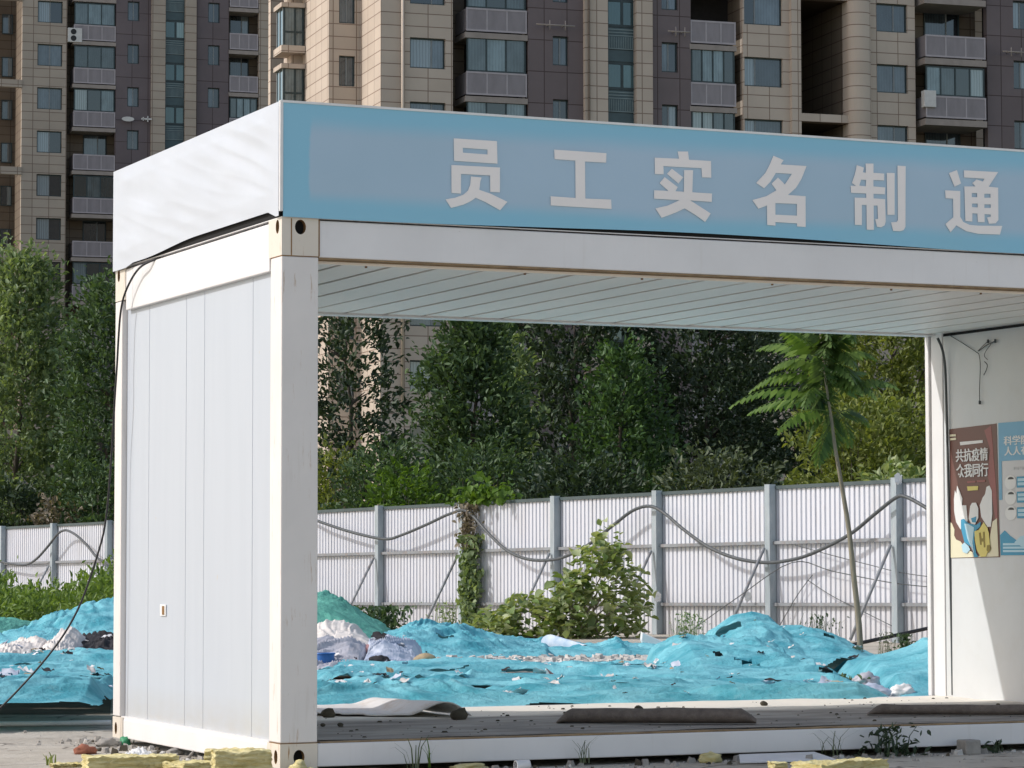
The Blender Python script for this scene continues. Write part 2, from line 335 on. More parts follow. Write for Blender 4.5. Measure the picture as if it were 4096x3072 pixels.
# floor board with a broken, dirty front edge
fb = MB()
def fl(u, v):
    x = .17+u*(L-.34); y = .10+v*(D-.20); z = .132 + .006*noise.noise(Vector((x*2.2, y*3, 0)))
    if v < .02: z -= .0; y += .03*noise.noise(Vector((x*2.5, 0, 4)))
    return (x, y, z)
fb.grid(fl, 120, 40); 
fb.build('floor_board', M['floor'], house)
b = MB(); b.box(.17, L-.17, .093, .105, .08, .130); b.build('floor_edge', M['darkrag'], house)
b = MB()
for i in range(60):
    x = .22+i*.092; z0 = ZB-.003 + .004*noise.noise(Vector((x*2, 1, 1))); b.box(x, x+.0915, .012, .094, ZB-.005, z0+.004+.006*max(0, noise.noise(Vector((x*1.1, 3, 1)))))
b.build('floor_trim', M['rustlip'], house)

# ------------------------------------------------------------------ signboard box on the roof
HS = 3.394
sign = thing('signboard', 'long blue sign box with white Chinese lettering standing on the cabin roof', 'sign', (0,0,H+.004))
def banner_mat():
    m, t, b = base('blue_printed_banner', .33, 0, .5); c = nd(t, 'ShaderNodeTexCoord'); s = nd(t, 'ShaderNodeSeparateXYZ'); t.links.new(c.outputs['Object'], s.inputs[0])
    v = coords(t, (.7, 1, 1.4)); n = math_(t, 'MULTIPLY', math_(t, 'SUBTRACT', noisen(t, v, 2.2, 4), .5), .10); n2 = math_(t, 'MULTIPLY', math_(t, 'SUBTRACT', noisen(t, coords(t, (.35, 1, 1)), 2., 3), .5), .07)
    def step(val, e0, e1):
        mr = nd(t, 'ShaderNodeMapRange', interpolation_type='SMOOTHSTEP'); mr.inputs[1].default_value = e0; mr.inputs[2].default_value = e1; t.links.new(val, mr.inputs[0]); return mr.outputs[0]
    z = math_(t, 'ADD', s.outputs[2], n2); x = math_(t, 'ADD', s.outputs[0], n)
    f = math_(t, 'MULTIPLY', step(z, .055, .150), math_(t, 'SUBTRACT', 1., step(z, .420, .540)))
    f = math_(t, 'MULTIPLY', f, step(x, .135, .158)); f = math_(t, 'MULTIPLY', f, math_(t, 'SUBTRACT', 1., step(x, 5.6, 5.7)))
    inner = mixc(t, (.37,.525,.645), (.41,.56,.69), ramp(t, noisen(t, coords(t), .8, 3), [(.35, 0.), (.65, 1.)]))
    col = mixc(t, (.25,.54,.70), inner, f); t.links.new(col, b.inputs['Base Color'])
    bump(t, b, noisen(t, coords(t, (.5, 1, 1)), 3, 3), .2, .01); return m
b = MB()
def bf(u, v):
    x = .002 + u*(L+.02); zb = .012 - .012*math.sin(u*9+1)*max(0, 1-v*3)
    y = -.012 + .002*noise.noise(Vector((x*1.3, v*2, 5))) + .010*max(0, 1-v*6)*noise.noise(Vector((x*2.1, 0, 2)))
    return (x, y, H+zb + v*(HS-H-zb))
b.grid(bf, 120, 16); b.build('front_banner', banner_mat(), sign)
b = MB(); b.box(-.012, L+.03, -.017, -.004, HS-.006, HS+.006); b.box(-.016, -.0, -.016, .0, H+.03, HS+.004); b.build('banner_hem', M['white'], sign)
b = MB()
def tf(u, v):
    y = u*D; q_ = min(1, max(0, (.80-u)/.35)); zb = H+.006 + .034*q_*q_*(3-2*q_)*min(1, max(0, (u-.015)/.04)) - .018*max(0, min(1, (u-.86)/.05))
    z = zb + v*(HS - zb)
    q = Vector((y*1.1 + (z-H)*1.3, (z-H)*3.4 - y*.9, 0))         # creases run up towards the front corner
    fade = min(1, v*6)*min(1, (1-v)*7)*min(1, u*12)*min(1, (1-u)*10)
    f = .55*(noise.noise(q*1.5)*.014 + (1-abs(noise.noise(Vector((y*.8+1, (z-H)*9 - y*2.1, 3)))))*.013 + noise.noise(Vector((y*2, (z-H)*16-y*4.2, 7)))*.006)
    return (-.018 - f*fade, y, z)
b.grid(tf, 150, 60); b.build('side_tarp', M['tarp'], sign)
b = MB(); b.box(.0, L, .0, D, HS-.03, HS-.02); b.box(.0, .02, .0, D, H+.05, HS-.031); b.build('box_frame', M['steel'], sign)
b = MB(); b.box(.0, .015, .02, D*.98, H+.005, H+.049); b.box(.02, L, .004, .03, H+.002, H+.06); b.build('shadow_gap', M['dark'], sign)
def curve_mesh(polys, depth):
    cu = bpy.data.curves.new('tmp', 'CURVE'); cu.dimensions = '2D'; cu.fill_mode = 'BOTH'; cu.extrude = depth
    for P in polys:
        sp = cu.splines.new('POLY'); sp.points.add(len(P)-1); sp.use_cyclic_u = True
        for q, p in zip(sp.points, P): q.co = (p[0], p[1], 0, 1)
    o = bpy.data.objects.new('tmp', cu); COL.objects.link(o)
    me = bpy.data.meshes.new_from_object(o.evaluated_get(bpy.context.evaluated_depsgraph_get())); bpy.data.objects.remove(o); bpy.data.curves.remove(cu); return me
K = 340/1659
CH = [((1740,520), [[(370,160),(1215,215),(1225,655),(378,600)], [(550,345),(1030,380),(1030,475),(550,440)],
   [(325,680),(1275,730),(1272,1215),(1085,1205),(1080,885),(512,855),(512,1240),(328,1225)],
   [(705,905),(915,925),(890,1000),(880,1100),(870,1165),(1100,1245),(1420,1400),(1275,1565),(1000,1410),(800,1320),(700,1390),(560,1455),(320,1520),(210,1350),(400,1320),(560,1260),(650,1180),(695,1060)]]),
 ((2160,560), [[(283,185),(1303,255),(1297,440),(885,418),(890,1140),(1395,1160),(1403,1345),(215,1275),(212,1095),(700,1130),(695,400),(290,372)]]),
 ((2580,580), [[(645,125),(845,125),(865,285),(1295,310),(1300,635),(1120,630),(1110,450),(365,410),(370,570),(200,565),(195,245),(670,265)], [(530,460),(750,630),(660,750),(435,560)],
   [(770,485),(945,490),(930,920),(1315,945),(1310,1110),(890,1080),(1290,1335),(1180,1500),(1000,1370),(780,1235),(600,1320),(330,1420),(210,1235),(450,1180),(680,1075),(185,1045),(185,880),(465,895),(290,740),(390,625),(645,820),(600,900),(765,912)]]),
 ((2980,600), [[(560,110),(760,195),(705,280),(1210,310),(1110,560),(1000,740),(845,875),(1190,900),(1190,1500),(1025,1490),(1020,1430),(600,1405),(600,1475),(440,1460),(435,1080),(270,1145),(150,975),(420,900),(620,785),(525,655),(650,535),(785,670),(920,465),(610,445),(500,620),(380,745),(225,640),(400,450),(490,280)], [(600,1035),(1020,1050),(1020,1280),(600,1260)]]),
 ((3370,620), [[(285,195),(425,245),(405,335),(462,345),(458,165),(612,165),(610,345),(820,360),(820,495),(610,485),(610,612),(840,630),(835,765),(612,755),(612,845),(838,860),(850,1300),(830,1370),(760,1410),(680,1400),(645,1250),(700,1245),(690,985),(615,985),(620,1460),(480,1455),(475,975),(385,970),(385,1365),(250,1360),(243,830),(470,835),(470,750),(175,735),(165,598),(270,600),(190,545),(240,400),(270,280)], [(370,480),(468,485),(460,608),(335,595)],
   [(870,345),(1025,350),(1025,1165),(885,1165)], [(1080,205),(1240,215),(1235,1400),(1200,1465),(1130,1485),(995,1480),(955,1310),(1060,1305),(1090,1270)]]),
 ((3740,650), [[(280,205),(435,145),(515,410),(390,470)], [(205,540),(500,555),(500,1060),(560,1160),(680,1215),(850,1230),(1320,1235),(1275,1405),(850,1390),(620,1340),(500,1270),(425,1225),(310,1360),(210,1200),(365,1065),(360,705),(215,695)],
   [(570,150),(1240,185),(1055,470),(1240,490),(1245,1120),(1190,1185),(1060,1195),(1025,1070),(1095,1055),(1095,1015),(975,1005),(975,1165),(845,1160),(835,995),(735,990),(735,1150),(600,1140),(580,465),(800,465),(735,400),(820,330),(940,370),(975,315),(575,290)],
   [(725,595),(830,595),(830,675),(725,675)], [(970,610),(1090,610),(1090,685),(970,685)], [(730,800),(840,800),(840,875),(730,870)], [(970,815),(1095,815),(1095,885),(970,885)]])]
M['letter'] = mat('white_vinyl_letter', (.90,.86,.83), .45, .05, 3)
sb = base_of(sign)
for (ox, oy), polys in CH:
    P2 = [[(lambda q: (q.x, q.z))(uy(ox+x*K, oy+y*K, -.02)) for x, y in P] for P in polys]
    me = curve_mesh(P2, .0004)
    for v_ in me.vertices: x, y, z = v_.co; v_.co = (x-sb.x, -.0162-z-sb.y, y-sb.z)
    me.materials.clear(); me.materials.append(M['letter']); me.name = 'sign_character'
    o = bpy.data.objects.new('sign_character', me); COL.objects.link(o); o.parent = sign

# ------------------------------------------------------------------ posters on the right inner wall
def fcol(name, c, r=.4): return mat(name, c, r, .06, 4)
PX = 5.7255
def wall_poly(b, pts, lay, mi): b.prism([ux(px, py, PX-.0012*lay) for px, py in pts], (.0008, 0, 0), mi)
def wall_text(body, x0, x1, y0a, y1a, lay, m, parent, bold=.03):
    """fit a line of text into the box whose left edge runs y0a..y1a at x0 and right edge at x1"""
    cu = bpy.data.curves.new('tmp', 'FONT'); cu.body = body; cu.offset = bold*.3; cu.extrude = .0
    o = bpy.data.objects.new('tmp', cu); COL.objects.link(o); me = bpy.data.meshes.new_from_object(o.evaluated_get(bpy.context.evaluated_depsgraph_get())); bpy.data.objects.remove(o); bpy.data.curves.remove(cu)
    X = PX-.0012*lay; a = ux(x0, y1a, X); c = ux(x0, y0a, X); e = ux(x1, y1a, X); off = base_of(parent)
    xs_ = [v.co.x for v in me.vertices]; ys_ = [v.co.y for v in me.vertices]; xa, xb, ya, yb = min(xs_), max(xs_), min(ys_), max(ys_)
    for v_ in me.vertices:
        u, q = (v_.co.x-xa)/(xb-xa), (v_.co.y-ya)/(yb-ya); v_.co = Vector((X, a.y+(e.y-a.y)*u, a.z+(c.z-a.z)*q)) - off
    n0 = len(me.vertices); bm = bmesh.new(); bm.from_mesh(me)
    for dy in (-.0028, .0028) if bold else ():
        g_ = bmesh.ops.duplicate(bm, geom=[f for f in bm.faces if f.index >= 0][:len(me.polygons)]); bmesh.ops.translate(bm, verts=[v for v in g_['geom'] if isinstance(v, bmesh.types.BMVert)], vec=(-.0004 if dy > 0 else -.0002, dy, 0))
    bm.to_mesh(me); bm.free(); me.materials.clear(); me.materials.append(m); me.name = 'lettering'; t = bpy.data.objects.new('lettering', me); COL.objects.link(t); t.parent = parent
Z1 = lambda x, y: (3780+x*316/1872, 1680+y*316/1872)
Z2 = lambda x, y: (3780+x*316/1638, 1940+y*316/1638)
c_mar, c_red, c_cream = fcol('poster_maroon', (.155,.072,.060)), fcol('poster_red', (.30,.10,.095)), fcol('poster_cream', (.74,.69,.50))
c_w, c_blue, c_lb, c_yel, c_dk, c_mid = fcol('print_white', (.76,.76,.75)), fcol('print_blue', (.045,.30,.48)), fcol('print_pale_blue', (.45,.66,.76)), fcol('print_yellow', (.70,.60,.18)), fcol('print_dark', (.02,.025,.03)), fcol('print_sky_blue', (.16,.40,.58))
c_olive = fcol('print_olive', (.25,.19,.03)); c_paper = fcol('poster_pale_paper', (.62,.62,.63)); c_g = fcol('print_grey', (.42,.43,.45))
p1 = ux(3795, 2232, PX); post1 = thing('poster', 'maroon and cream poster with a white winged figure, pasted beside the post', 'poster', (PX, (p1.y+2.09)/2, 1.06))
b = MB(); b.prism([ux(3796,1717,PX), ux(3986,1694,PX), ux(4000,2229,PX), ux(3806,2233,PX)], (.001,0,0)); b.build('sheet', c_mar, post1)
b = MB(); wall_poly(b, [Z1(930,250), Z1(1090,130), Z1(1130,560), Z1(1150,900), Z1(1215,1650), (3990,2080), (3985,2100), Z1(1090,1659), Z1(1010,1300), Z1(1070,700)], 1, 0)
wall_poly(b, [Z2(85,755), Z2(140,790), Z2(195,920), Z2(190,1050), Z2(230,1130), Z2(320,1170), Z2(420,1300), Z2(700,1480), Z2(900,1300), Z2(930,1080), Z2(985,760), Z2(1075,690), Z2(1110,1480), Z2(120,1510)], 2, 1)
wall_poly(b, [Z2(250,10), Z2(300,120), Z2(360,280), Z2(350,420), Z2(440,420), Z2(470,740), Z2(320,920), Z2(230,770), Z2(190,550), Z2(185,300), Z2(205,110), Z2(235,180)], 3, 2)
wall_poly(b, [Z2(860,40), Z2(920,10), Z2(970,120), Z2(980,600), Z2(950,860), Z2(880,870), Z2(750,660), Z2(720,420), Z2(780,260), Z2(830,190)], 3, 2)
wall_poly(b, [Z2(520,440), Z2(560,370), Z2(640,365), Z2(690,480), Z2(690,680), Z2(620,820), Z2(540,800), Z2(490,700)], 5, 2)
wall_poly(b, [Z2(540,690), Z2(650,650), Z2(640,780), Z2(560,770)], 6, 3)
wall_poly(b, [Z2(330,720), Z2(390,700), Z2(480,790), Z2(640,830), Z2(740,760), Z2(730,860), Z2(640,940), Z2(600,1100), Z2(640,1400), Z2(690,1490), Z2(600,1500), Z2(560,1300), Z2(400,1180), Z2(330,900)], 4, 3)
wall_poly(b, [Z2(400,800), Z2(480,810), Z2(600,880), Z2(570,1200), Z2(600,1420), Z2(540,1290), Z2(460,1100)], 5, 4)
wall_poly(b, [Z2(340,1250), Z2(400,1190), Z2(480,1260), Z2(520,1340), Z2(450,1420), Z2(370,1390)], 6, 4)
wall_poly(b, [Z2(610,960), Z2(700,930), Z2(800,770), Z2(880,890), Z2(910,1000), Z2(930,1250), Z2(850,1480), Z2(740,1490), Z2(660,1350), Z2(620,1150)], 6, 5)
wall_poly(b, [Z2(700,990), Z2(740,985), Z2(755,1110), Z2(790,1105), Z2(785,975), Z2(820,970), Z2(835,1290), Z2(805,1295), Z2(795,1170), Z2(755,1175), Z2(760,1240), Z2(725,1240)], 7, 6)
wall_poly(b, [Z2(870,1250), Z2(930,1240), Z2(945,1330), Z2(900,1410), Z2(860,1350)], 7, 6)
wall_poly(b, [Z2(455,30), Z2(690,20), Z2(680,105), Z2(470,120)], 3, 5)
wall_poly(b, [Z1(115,345), Z1(250,335), Z1(255,385), Z1(118,398)], 3, 1); wall_poly(b, [Z1(118,430), Z1(262,420), Z1(262,470), Z1(120,485)], 3, 1)
wall_poly(b, [Z1(350,520), Z1(890,475), Z1(895,540), Z1(360,600)], 3, 2)
wall_poly(b, [Z1(520,1450), Z1(720,1435), Z1(725,1480), Z1(525,1495)], 3, 0); wall_poly(b, [Z1(750,1430), Z1(950,1415), Z1(950,1465), Z1(755,1478)], 3, 0)
b.build('artwork', [c_red, c_cream, c_w, c_blue, c_lb, c_yel, c_olive], post1)
wall_text('共抗疫情', 3824, 3951, 1797, 1849, 5, c_w, post1); wall_text('众我同行', 3826, 3953, 1857, 1911, 5, c_w, post1)
post2 = thing('poster', 'blue and white notice poster with small round portraits, right beside the maroon one', 'poster', (PX, 1.8, 1.07))
yR = 1.50
b = MB(); a = ux(3994,1692,PX); c = ux(4006,2221,PX); b.prism([(PX,a.y,a.z), (PX,yR,a.z), (PX,yR,c.z), (PX,a.y-.01,c.z)], (.001,0,0)); b.build('sheet', c_paper, post2)
def yr(px, py): q = ux(px, py, PX); return q
b = MB()
q0 = ux(3996,1845,PX); b.box(PX-.0022, PX-.0012, yR, a.y, q0.z, a.z, 0)
q1 = ux(4001,2000,PX); b.box(PX-.0022, PX-.0012, a.y-.035, a.y, q1.z, q0.z, 0)
lo = ux(4006,2140,PX); pts = [(a.y-.012, c.z), (a.y-.005, lo.z), (a.y-.06, lo.z+.03), (a.y-.12, lo.z-.005), (a.y-.18, lo.z-.03), (a.y-.26, lo.z-.06), (a.y-.36, lo.z-.035), (yR, lo.z-.05), (yR, c.z)]
b.prism([(PX-.0022, y, z) for y, z in pts], (.001,0,0), 1)
pts = [(a.y-.17, lo.z-.05), (a.y-.24, lo.z-.01), (a.y-.33, lo.z+.0), (yR, lo.z-.03), (yR, lo.z-.08), (a.y-.25, lo.z-.075)]
b.prism([(PX-.0034, y, z) for y, z in pts], (.001,0,0), 3)
for k in range(3): b.box(PX-.0036, PX-.0026, yR+.04, a.y-.04, c.z+.02+k*.022, c.z+.034+k*.022, 3)
for k, zc in enumerate((1.60-.10, 1.39, 1.29)):
    zc = (ux(4038,1930,PX).z, ux(4040,1990,PX).z, ux(4042,2052,PX).z)[k]; yc = a.y-.135
    for j in range(2):
        y_ = yc - j*.30
        ring = [(PX-.0034, y_+.066*math.cos(q*.3142), zc+.047*math.sin(q*.3142)) for q in range(20)]; b.prism(ring, (.001,0,0), 2)
        hair = [(PX-.0048, y_-.004+.034*math.cos(q*.3142), zc+.020+.016*math.sin(q*.3142)) for q in range(11)]; b.prism(hair, (.001,0,0), 4)
        b.box(PX-.0044, PX-.0034, y_-.19, y_-.072, zc-.036, zc+.036, 1); b.box(PX-.0056, PX-.0044, y_-.178, y_-.085, zc-.022, zc-.003, 3); b.box(PX-.0056, PX-.0044, y_-.178, y_-.085, zc+.005, zc+.024, 3)
b.build('artwork', [c_mid, c_blue, c_w, c_lb, c_dk], post2)
q2 = ux(4017,1744,PX)
wall_text('科学防疫', 4016, 4150, 1745, 1782, 3, c_w, post2); wall_text('人人有责', 4018, 4150, 1787, 1823, 3, c_w, post2)
wall_text('科学佩戴', 4052, 4160, 1868, 1880, 3, c_g, post2, 0)

# ------------------------------------------------------------------ apartment blocks
def tile_mat(name, c, c2, pitch=.58, wv=.0):
    m, t, b = base(name, .75, 0, .25); v = coords(t)
    col = mixc(t, c2, c, ramp(t, noisen(t, v, .35, 5, .6), [(.35, 0.), (.65, 1.)]))
    br = nd(t, 'ShaderNodeTexBrick'); br.offset = 0; br.inputs['Scale'].default_value = 1.; br.inputs['Brick Width'].default_value = 1.1; br.inputs['Row Height'].default_value = pitch; br.inputs['Mortar Size'].default_value = .022; br.inputs['Mortar Smooth'].default_value = .1
    s = nd(t, 'ShaderNodeSeparateXYZ'); t.links.new(coords(t), s.inputs[0]); cb = nd(t, 'ShaderNodeCombineXYZ')
    t.links.new(math_(t, 'ADD', s.outputs[0], math_(t, 'MULTIPLY', s.outputs[1], 1.0)), cb.inputs[0]); t.links.new(s.outputs[2], cb.inputs[1]); t.links.new(cb.outputs[0], br.inputs['Vector'])
    br.inputs['Color1'].default_value = (1,1,1,1); br.inputs['Color2'].default_value = (.90,.89,.88,1); br.inputs['Mortar'].default_value = (.42,.36,.34,1)
    col = mixc(t, col, br.outputs[0], 1.0, 'MULTIPLY')
    col = mixc(t, col, tuple(x*.72 for x in c), ramp(t, noisen(t, coords(t, (1,1,.18)), 1.1, 6, .7), [(.55, 0.), (.8, .5)]))
    t.links.new(col, b.inputs['Base Color']); return m
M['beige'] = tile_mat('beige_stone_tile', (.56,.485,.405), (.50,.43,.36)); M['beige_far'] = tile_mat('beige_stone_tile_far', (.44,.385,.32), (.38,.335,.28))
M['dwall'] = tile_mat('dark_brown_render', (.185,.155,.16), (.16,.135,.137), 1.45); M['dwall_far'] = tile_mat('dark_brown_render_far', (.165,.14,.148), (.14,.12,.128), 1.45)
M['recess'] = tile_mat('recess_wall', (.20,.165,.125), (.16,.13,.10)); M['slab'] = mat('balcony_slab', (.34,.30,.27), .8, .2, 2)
M['railp'] = mat('balcony_sheet', (.27,.25,.265), .55, .2, 1.4, stretch=(2,2,.5)); M['railf'] = mat('balcony_frame', (.42,.39,.41), .5, .15, 3)
M['wframe'] = mat('teal_window_frame', (.030,.055,.062), .4, .3, 3); M['sashl'] = mat('grey_sash', (.22,.25,.26), .4, .2, 3); M['spandrel'] = mat('teal_spandrel', (.055,.10,.115), .35, .25, 2.)
M['grille'] = mat('grille', (.20,.27,.28), .5, .2, 2); M['hollow'] = mat('dark_interior', (.020,.018,.017), .9, .4, 2); M['pipe'] = mat('cream_downpipe', (.62,.52,.42), .5, .1, 3)
M['acw'] = mat('ac_white', (.62,.62,.60), .5, .15, 5)
def glass_mat(name, tint, lo, hi):
    m, t, b = base(name, .06, 0, .9); oi = nd(t, 'ShaderNodeObjectInfo'); v = coords(t)
    wv = nd(t, 'ShaderNodeTexWave'); wv.inputs['Scale'].default_value = 2.2; wv.inputs['Distortion'].default_value = 1.5; t.links.new(v, wv.inputs[0])
    n = noisen(t, coords(t, (1.2, 1.2, .5)), 1.3, 4)
    f = math_(t, 'MULTIPLY', math_(t, 'ADD', math_(t, 'MULTIPLY', n, .8), math_(t, 'MULTIPLY', wv.outputs[0], .10)), oi.outputs['Random'])
    gc = mixc(t, lo, hi, ramp(t, f, [(.12, 0.), (.55, 1.)])); sel = math_(t, 'GREATER_THAN', math_(t, 'FRACT', math_(t, 'MULTIPLY', oi.outputs['Random'], 7.31)), .86)
    t.links.new(mixc(t, gc, (.36,.38,.37), math_(t, 'MULTIPLY', sel, math_(t, 'ADD', .55, math_(t, 'MULTIPLY', wv.outputs[0], .35)))), b.inputs['Base Color']); b.inputs['Coat Weight'].default_value = .6; b.inputs['Coat Tint'].default_value = (*tint, 1)
    bump(t, b, noisen(t, v, 1.3, 2), .05, .02); return m
M['glass'] = glass_mat('window_glass', (.6,.8,.95), (.016,.020,.024), (.17,.195,.21)); M['glasst'] = glass_mat('teal_glass', (.5,.9,.95), (.028,.055,.066), (.075,.125,.14)); M['glassb'] = glass_mat('balcony_glass', (.7,.9,.95), (.020,.028,.032), (.20,.25,.27))
class Block:
    def __init__(s, name, label, px, py, depth, fh, recede, zlo, zhi):
        p = ud(px, py, depth); s.fr = Frame((p.x, p.y, 0), YAW+R_(recede)); s.fh = fh; s.zlo, s.zhi = zlo, zhi
        s.root = thing(name, label, 'building', (p.x, p.y, 0), s.fr.a); s.T = {}
    def X(s, px, v=0., py=180): return s.fr.hit(px, py, v)[0]
    def Z(s, px, py, v=0.): return s.fr.hit(px, py, v)[1]
    def part(s, name, mb, mats): return mb.build(name, mats, s.root, local=True)
    def wall(s, xa, xb, v, m, rows=None, wa=0, wb=0, thick=.35, lo=None, hi=None, name='wall'):
        """upright strip of facade with a column of real openings wa..wb at heights rows"""
        b = MB(); lo = s.zlo if lo is None else lo; hi = s.zhi if hi is None else hi
        if not rows: b.box(xa, xb, v, v+thick, lo, hi)
        else:
            if wa > xa+.02: b.box(xa, wa, v, v+thick, lo, hi)
            if wb < xb-.02: b.box(wb, xb, v, v+thick, lo, hi)
            z = lo
            for (za, zb) in sorted(rows):
                if za > z: b.box(wa, wb, v, v+thick, z, za)
                z = zb
            if hi > z: b.box(wa, wb, v, v+thick, z, hi)
        return s.part(name, b, M[m])
    def window(s, xa, xb, za, zb, v, glass='glass', split=.62, key=None, k=0, frame='wframe', n=2):
        """frame with its sashes; repeats of one column share the mesh"""
        if key and key in s.T: return dup(s.T[key][0], s.root, za - s.T[key][1])
        f = MB(); t = .07; d = .06
        f.box(xa, xa+t, v, v+d, za, zb); f.box(xb-t, xb, v, v+d, za, zb); f.box(xa+t, xb-t, v, v+d, za, za+t); f.box(xa+t, xb-t, v, v+d, zb-t, zb)
        cuts = [xa+t] + ([xa+(xb-xa)*split] if n == 2 else [xa+(xb-xa)*i/n for i in range(1, n)]) + [xb-t]
        for c in cuts[1:-1]: f.box(c-.035, c+.035, v-.006, v+d-.006, za+t, zb-t, 1)
        w_ = s.part('window', f, [M[frame], M['sashl'] if n == 2 else M[frame]])
        for i in range(len(cuts)-1):
            g = MB(); dv = .03 if i % 2 else .022; g.box(cuts[i]+(.035 if i else 0), cuts[i+1]-(.035 if i < len(cuts)-2 else 0), v+dv, v+dv+.012, za+t, zb-t); p = g.build('pane', M[glass], w_, local=True)
        if key: s.T[key] = (w_, za)
        return w_
    def rows(s, za, zb, ks): return [(za+k*s.fh, zb+k*s.fh) for k in ks]
    def col_windows(s, pxa, pxb, yt, yb, v, ks, key, glass='glass', split=.62, rec=.16):
        xa, xb = s.X(pxa, v, (yt+yb)/2), s.X(pxb, v, (yt+yb)/2); pm = (pxa+pxb)/2; za, zb = s.Z(pm, yb, v), s.Z(pm, yt, v)
        for k in ks: s.window(xa, xb, za+k*s.fh, zb+k*s.fh, v+rec, glass, split, key)
        return xa, xb, s.rows(za, zb, ks)
    def balcony(s, pxa, pxb, yr0, yr1, ys1, yg0, v, back, ks, enclosed, left=True, key=''):
        """slab, solid railing with pale frame and, where enclosed, a glazed front; back = depth of the room wall"""
        xa, xb = s.X(pxa, v, yr0), s.X(pxb, v, yr0); pm = (pxa+pxb)/2; zr0, zr1, zs, zg = s.Z(pm, yr0, v), s.Z(pm, yr1, v), s.Z(pm, ys1, v), s.Z(pm, yg0, v)
        for k in ks:
            o = k*s.fh
            if key in s.T: dup(s.T[key], s.root, o - s.T[key+'o'])
            else:
                b = MB(); b.box(xa-.10, xb+.02, v-.06, back, zs+o, zr1-.05+o); sl = s.part('balcony', b, M['slab']); s.T[key] = sl; s.T[key+'o'] = o
                r = MB(); t = .09; n_ = 3
                for i in range(n_):
                    q0, q1 = xa+(xb-xa)*i/n_, xa+(xb-xa)*(i+1)/n_; r.box(q0+.03, q1-.03, v, v+.03, zr1+.10+o, zr0-.05+o)
                    r.box(q0-.03, q0+.03, v-.008, v+.036, zr1+.03+o, zr0+o, 1)
                r.box(xa-.03, xb, v-.014, v+.042, zr0-.05+o, zr0+.03+o, 1); r.box(xa-.03, xb, v-.014, v+.042, zr1+.02+o, zr1+.10+o, 1); r.box(xb-.07, xb, v-.01, v+.038, zr1+.1+o, zr0-.05+o, 1)
                if left: r.box(xa-.03, xa+.01, v+.045, back, zr1+.06+o, zr0+o)
                r.build('railing', [M['railp'], M['railf']], sl, local=True)
            if k in enclosed: s.window(xa, xb-.05, zr0+.04+o, zg+o, v+.04, 'glassb', key=key+'g', n=3+(len(key) % 2))
        return xa, xb
def backing(B, xa, xb, v, m='hollow', **kw): B.wall(xa, xb, v, m, thick=.1, **kw)

# --- nearer block
B = Block('apartment_building', 'beige and dark brown apartment block with two sunlit stone side faces, rising behind the sign', 1523, 150, 129.5, 2.9, 18., -1.5, 34.)
U = range(-9, 2)                                      # storeys counted from the reference row
X = B.X; x1523 = X(1523)
v2 = B.fr.hitx(1442, 150, x1523)[0]; x1315 = X(1315, v2); v3 = B.fr.hitx(1209, 150, x1315)[0]
b = MB(); b.box(x1523, x1523+.3, .36, v2+.36, B.zlo, B.zhi); B.part('side_wall', b, M['beige'])
b = MB(); b.box(x1315, x1315+.3, v2+.36, v3-.001, B.zlo, B.zhi); B.part('side_wall', b, M['beige']); x1163 = X(1165, v3); B.wall(x1163, x1315+.3, v3, 'beige', thick=1.5)
xa, xb, rw = B.col_windows(1356, 1420, 223, 345, v2, U, 'n', split=.5)
B.wall(x1315, x1523, v2, 'beige', rw, xa, xb); backing(B, x1315+.32, x1523-.01, v2+.45)
zs = B.Z(1446, 215, 1.2)                              # narrow windows in the sunlit return
xa, xb, rw = B.col_windows(1640, 1782, 152, 274, 0, U, 'a', split=.63)
x1811 = X(1811); B.wall(x1523, x1811, 0, 'beige', rw, xa, xb); backing(B, x1523+.32, x1811-.02, .45)
xp = X(1611, -.16); b = MB(); b.tube([(xp, -.16, B.Z(1611, 1640)), (xp, -.16, B.zhi)], .075, 10); B.part('downpipe', b, M['pipe'])
xl, xr = B.balcony(1868, 2108, 293, 385, 412, 152, .05, 1.75, U, (1, 0, -1, -6, -7, -8), key='b1')
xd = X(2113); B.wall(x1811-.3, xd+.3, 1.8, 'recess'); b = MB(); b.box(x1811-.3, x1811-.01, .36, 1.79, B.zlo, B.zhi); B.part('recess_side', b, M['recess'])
backing(B, xl+.4, xr-.2, 1.74)
def door(B, xl, xr, v, k, key):
    for o in k: B.window(xl+1.0, xr-.7, z_d+o*B.fh, z_d+2.2+o*B.fh, v, 'glass', key=key)
xe = X(2338); xa, xb, rw = B.col_windows(2211, 2274, 145, 262, .0, U, 'w1', split=.5); B.wall(xd, xe, 0, 'dwall', rw, xa, xb); backing(B, xd+.02, xe-.02, .45)
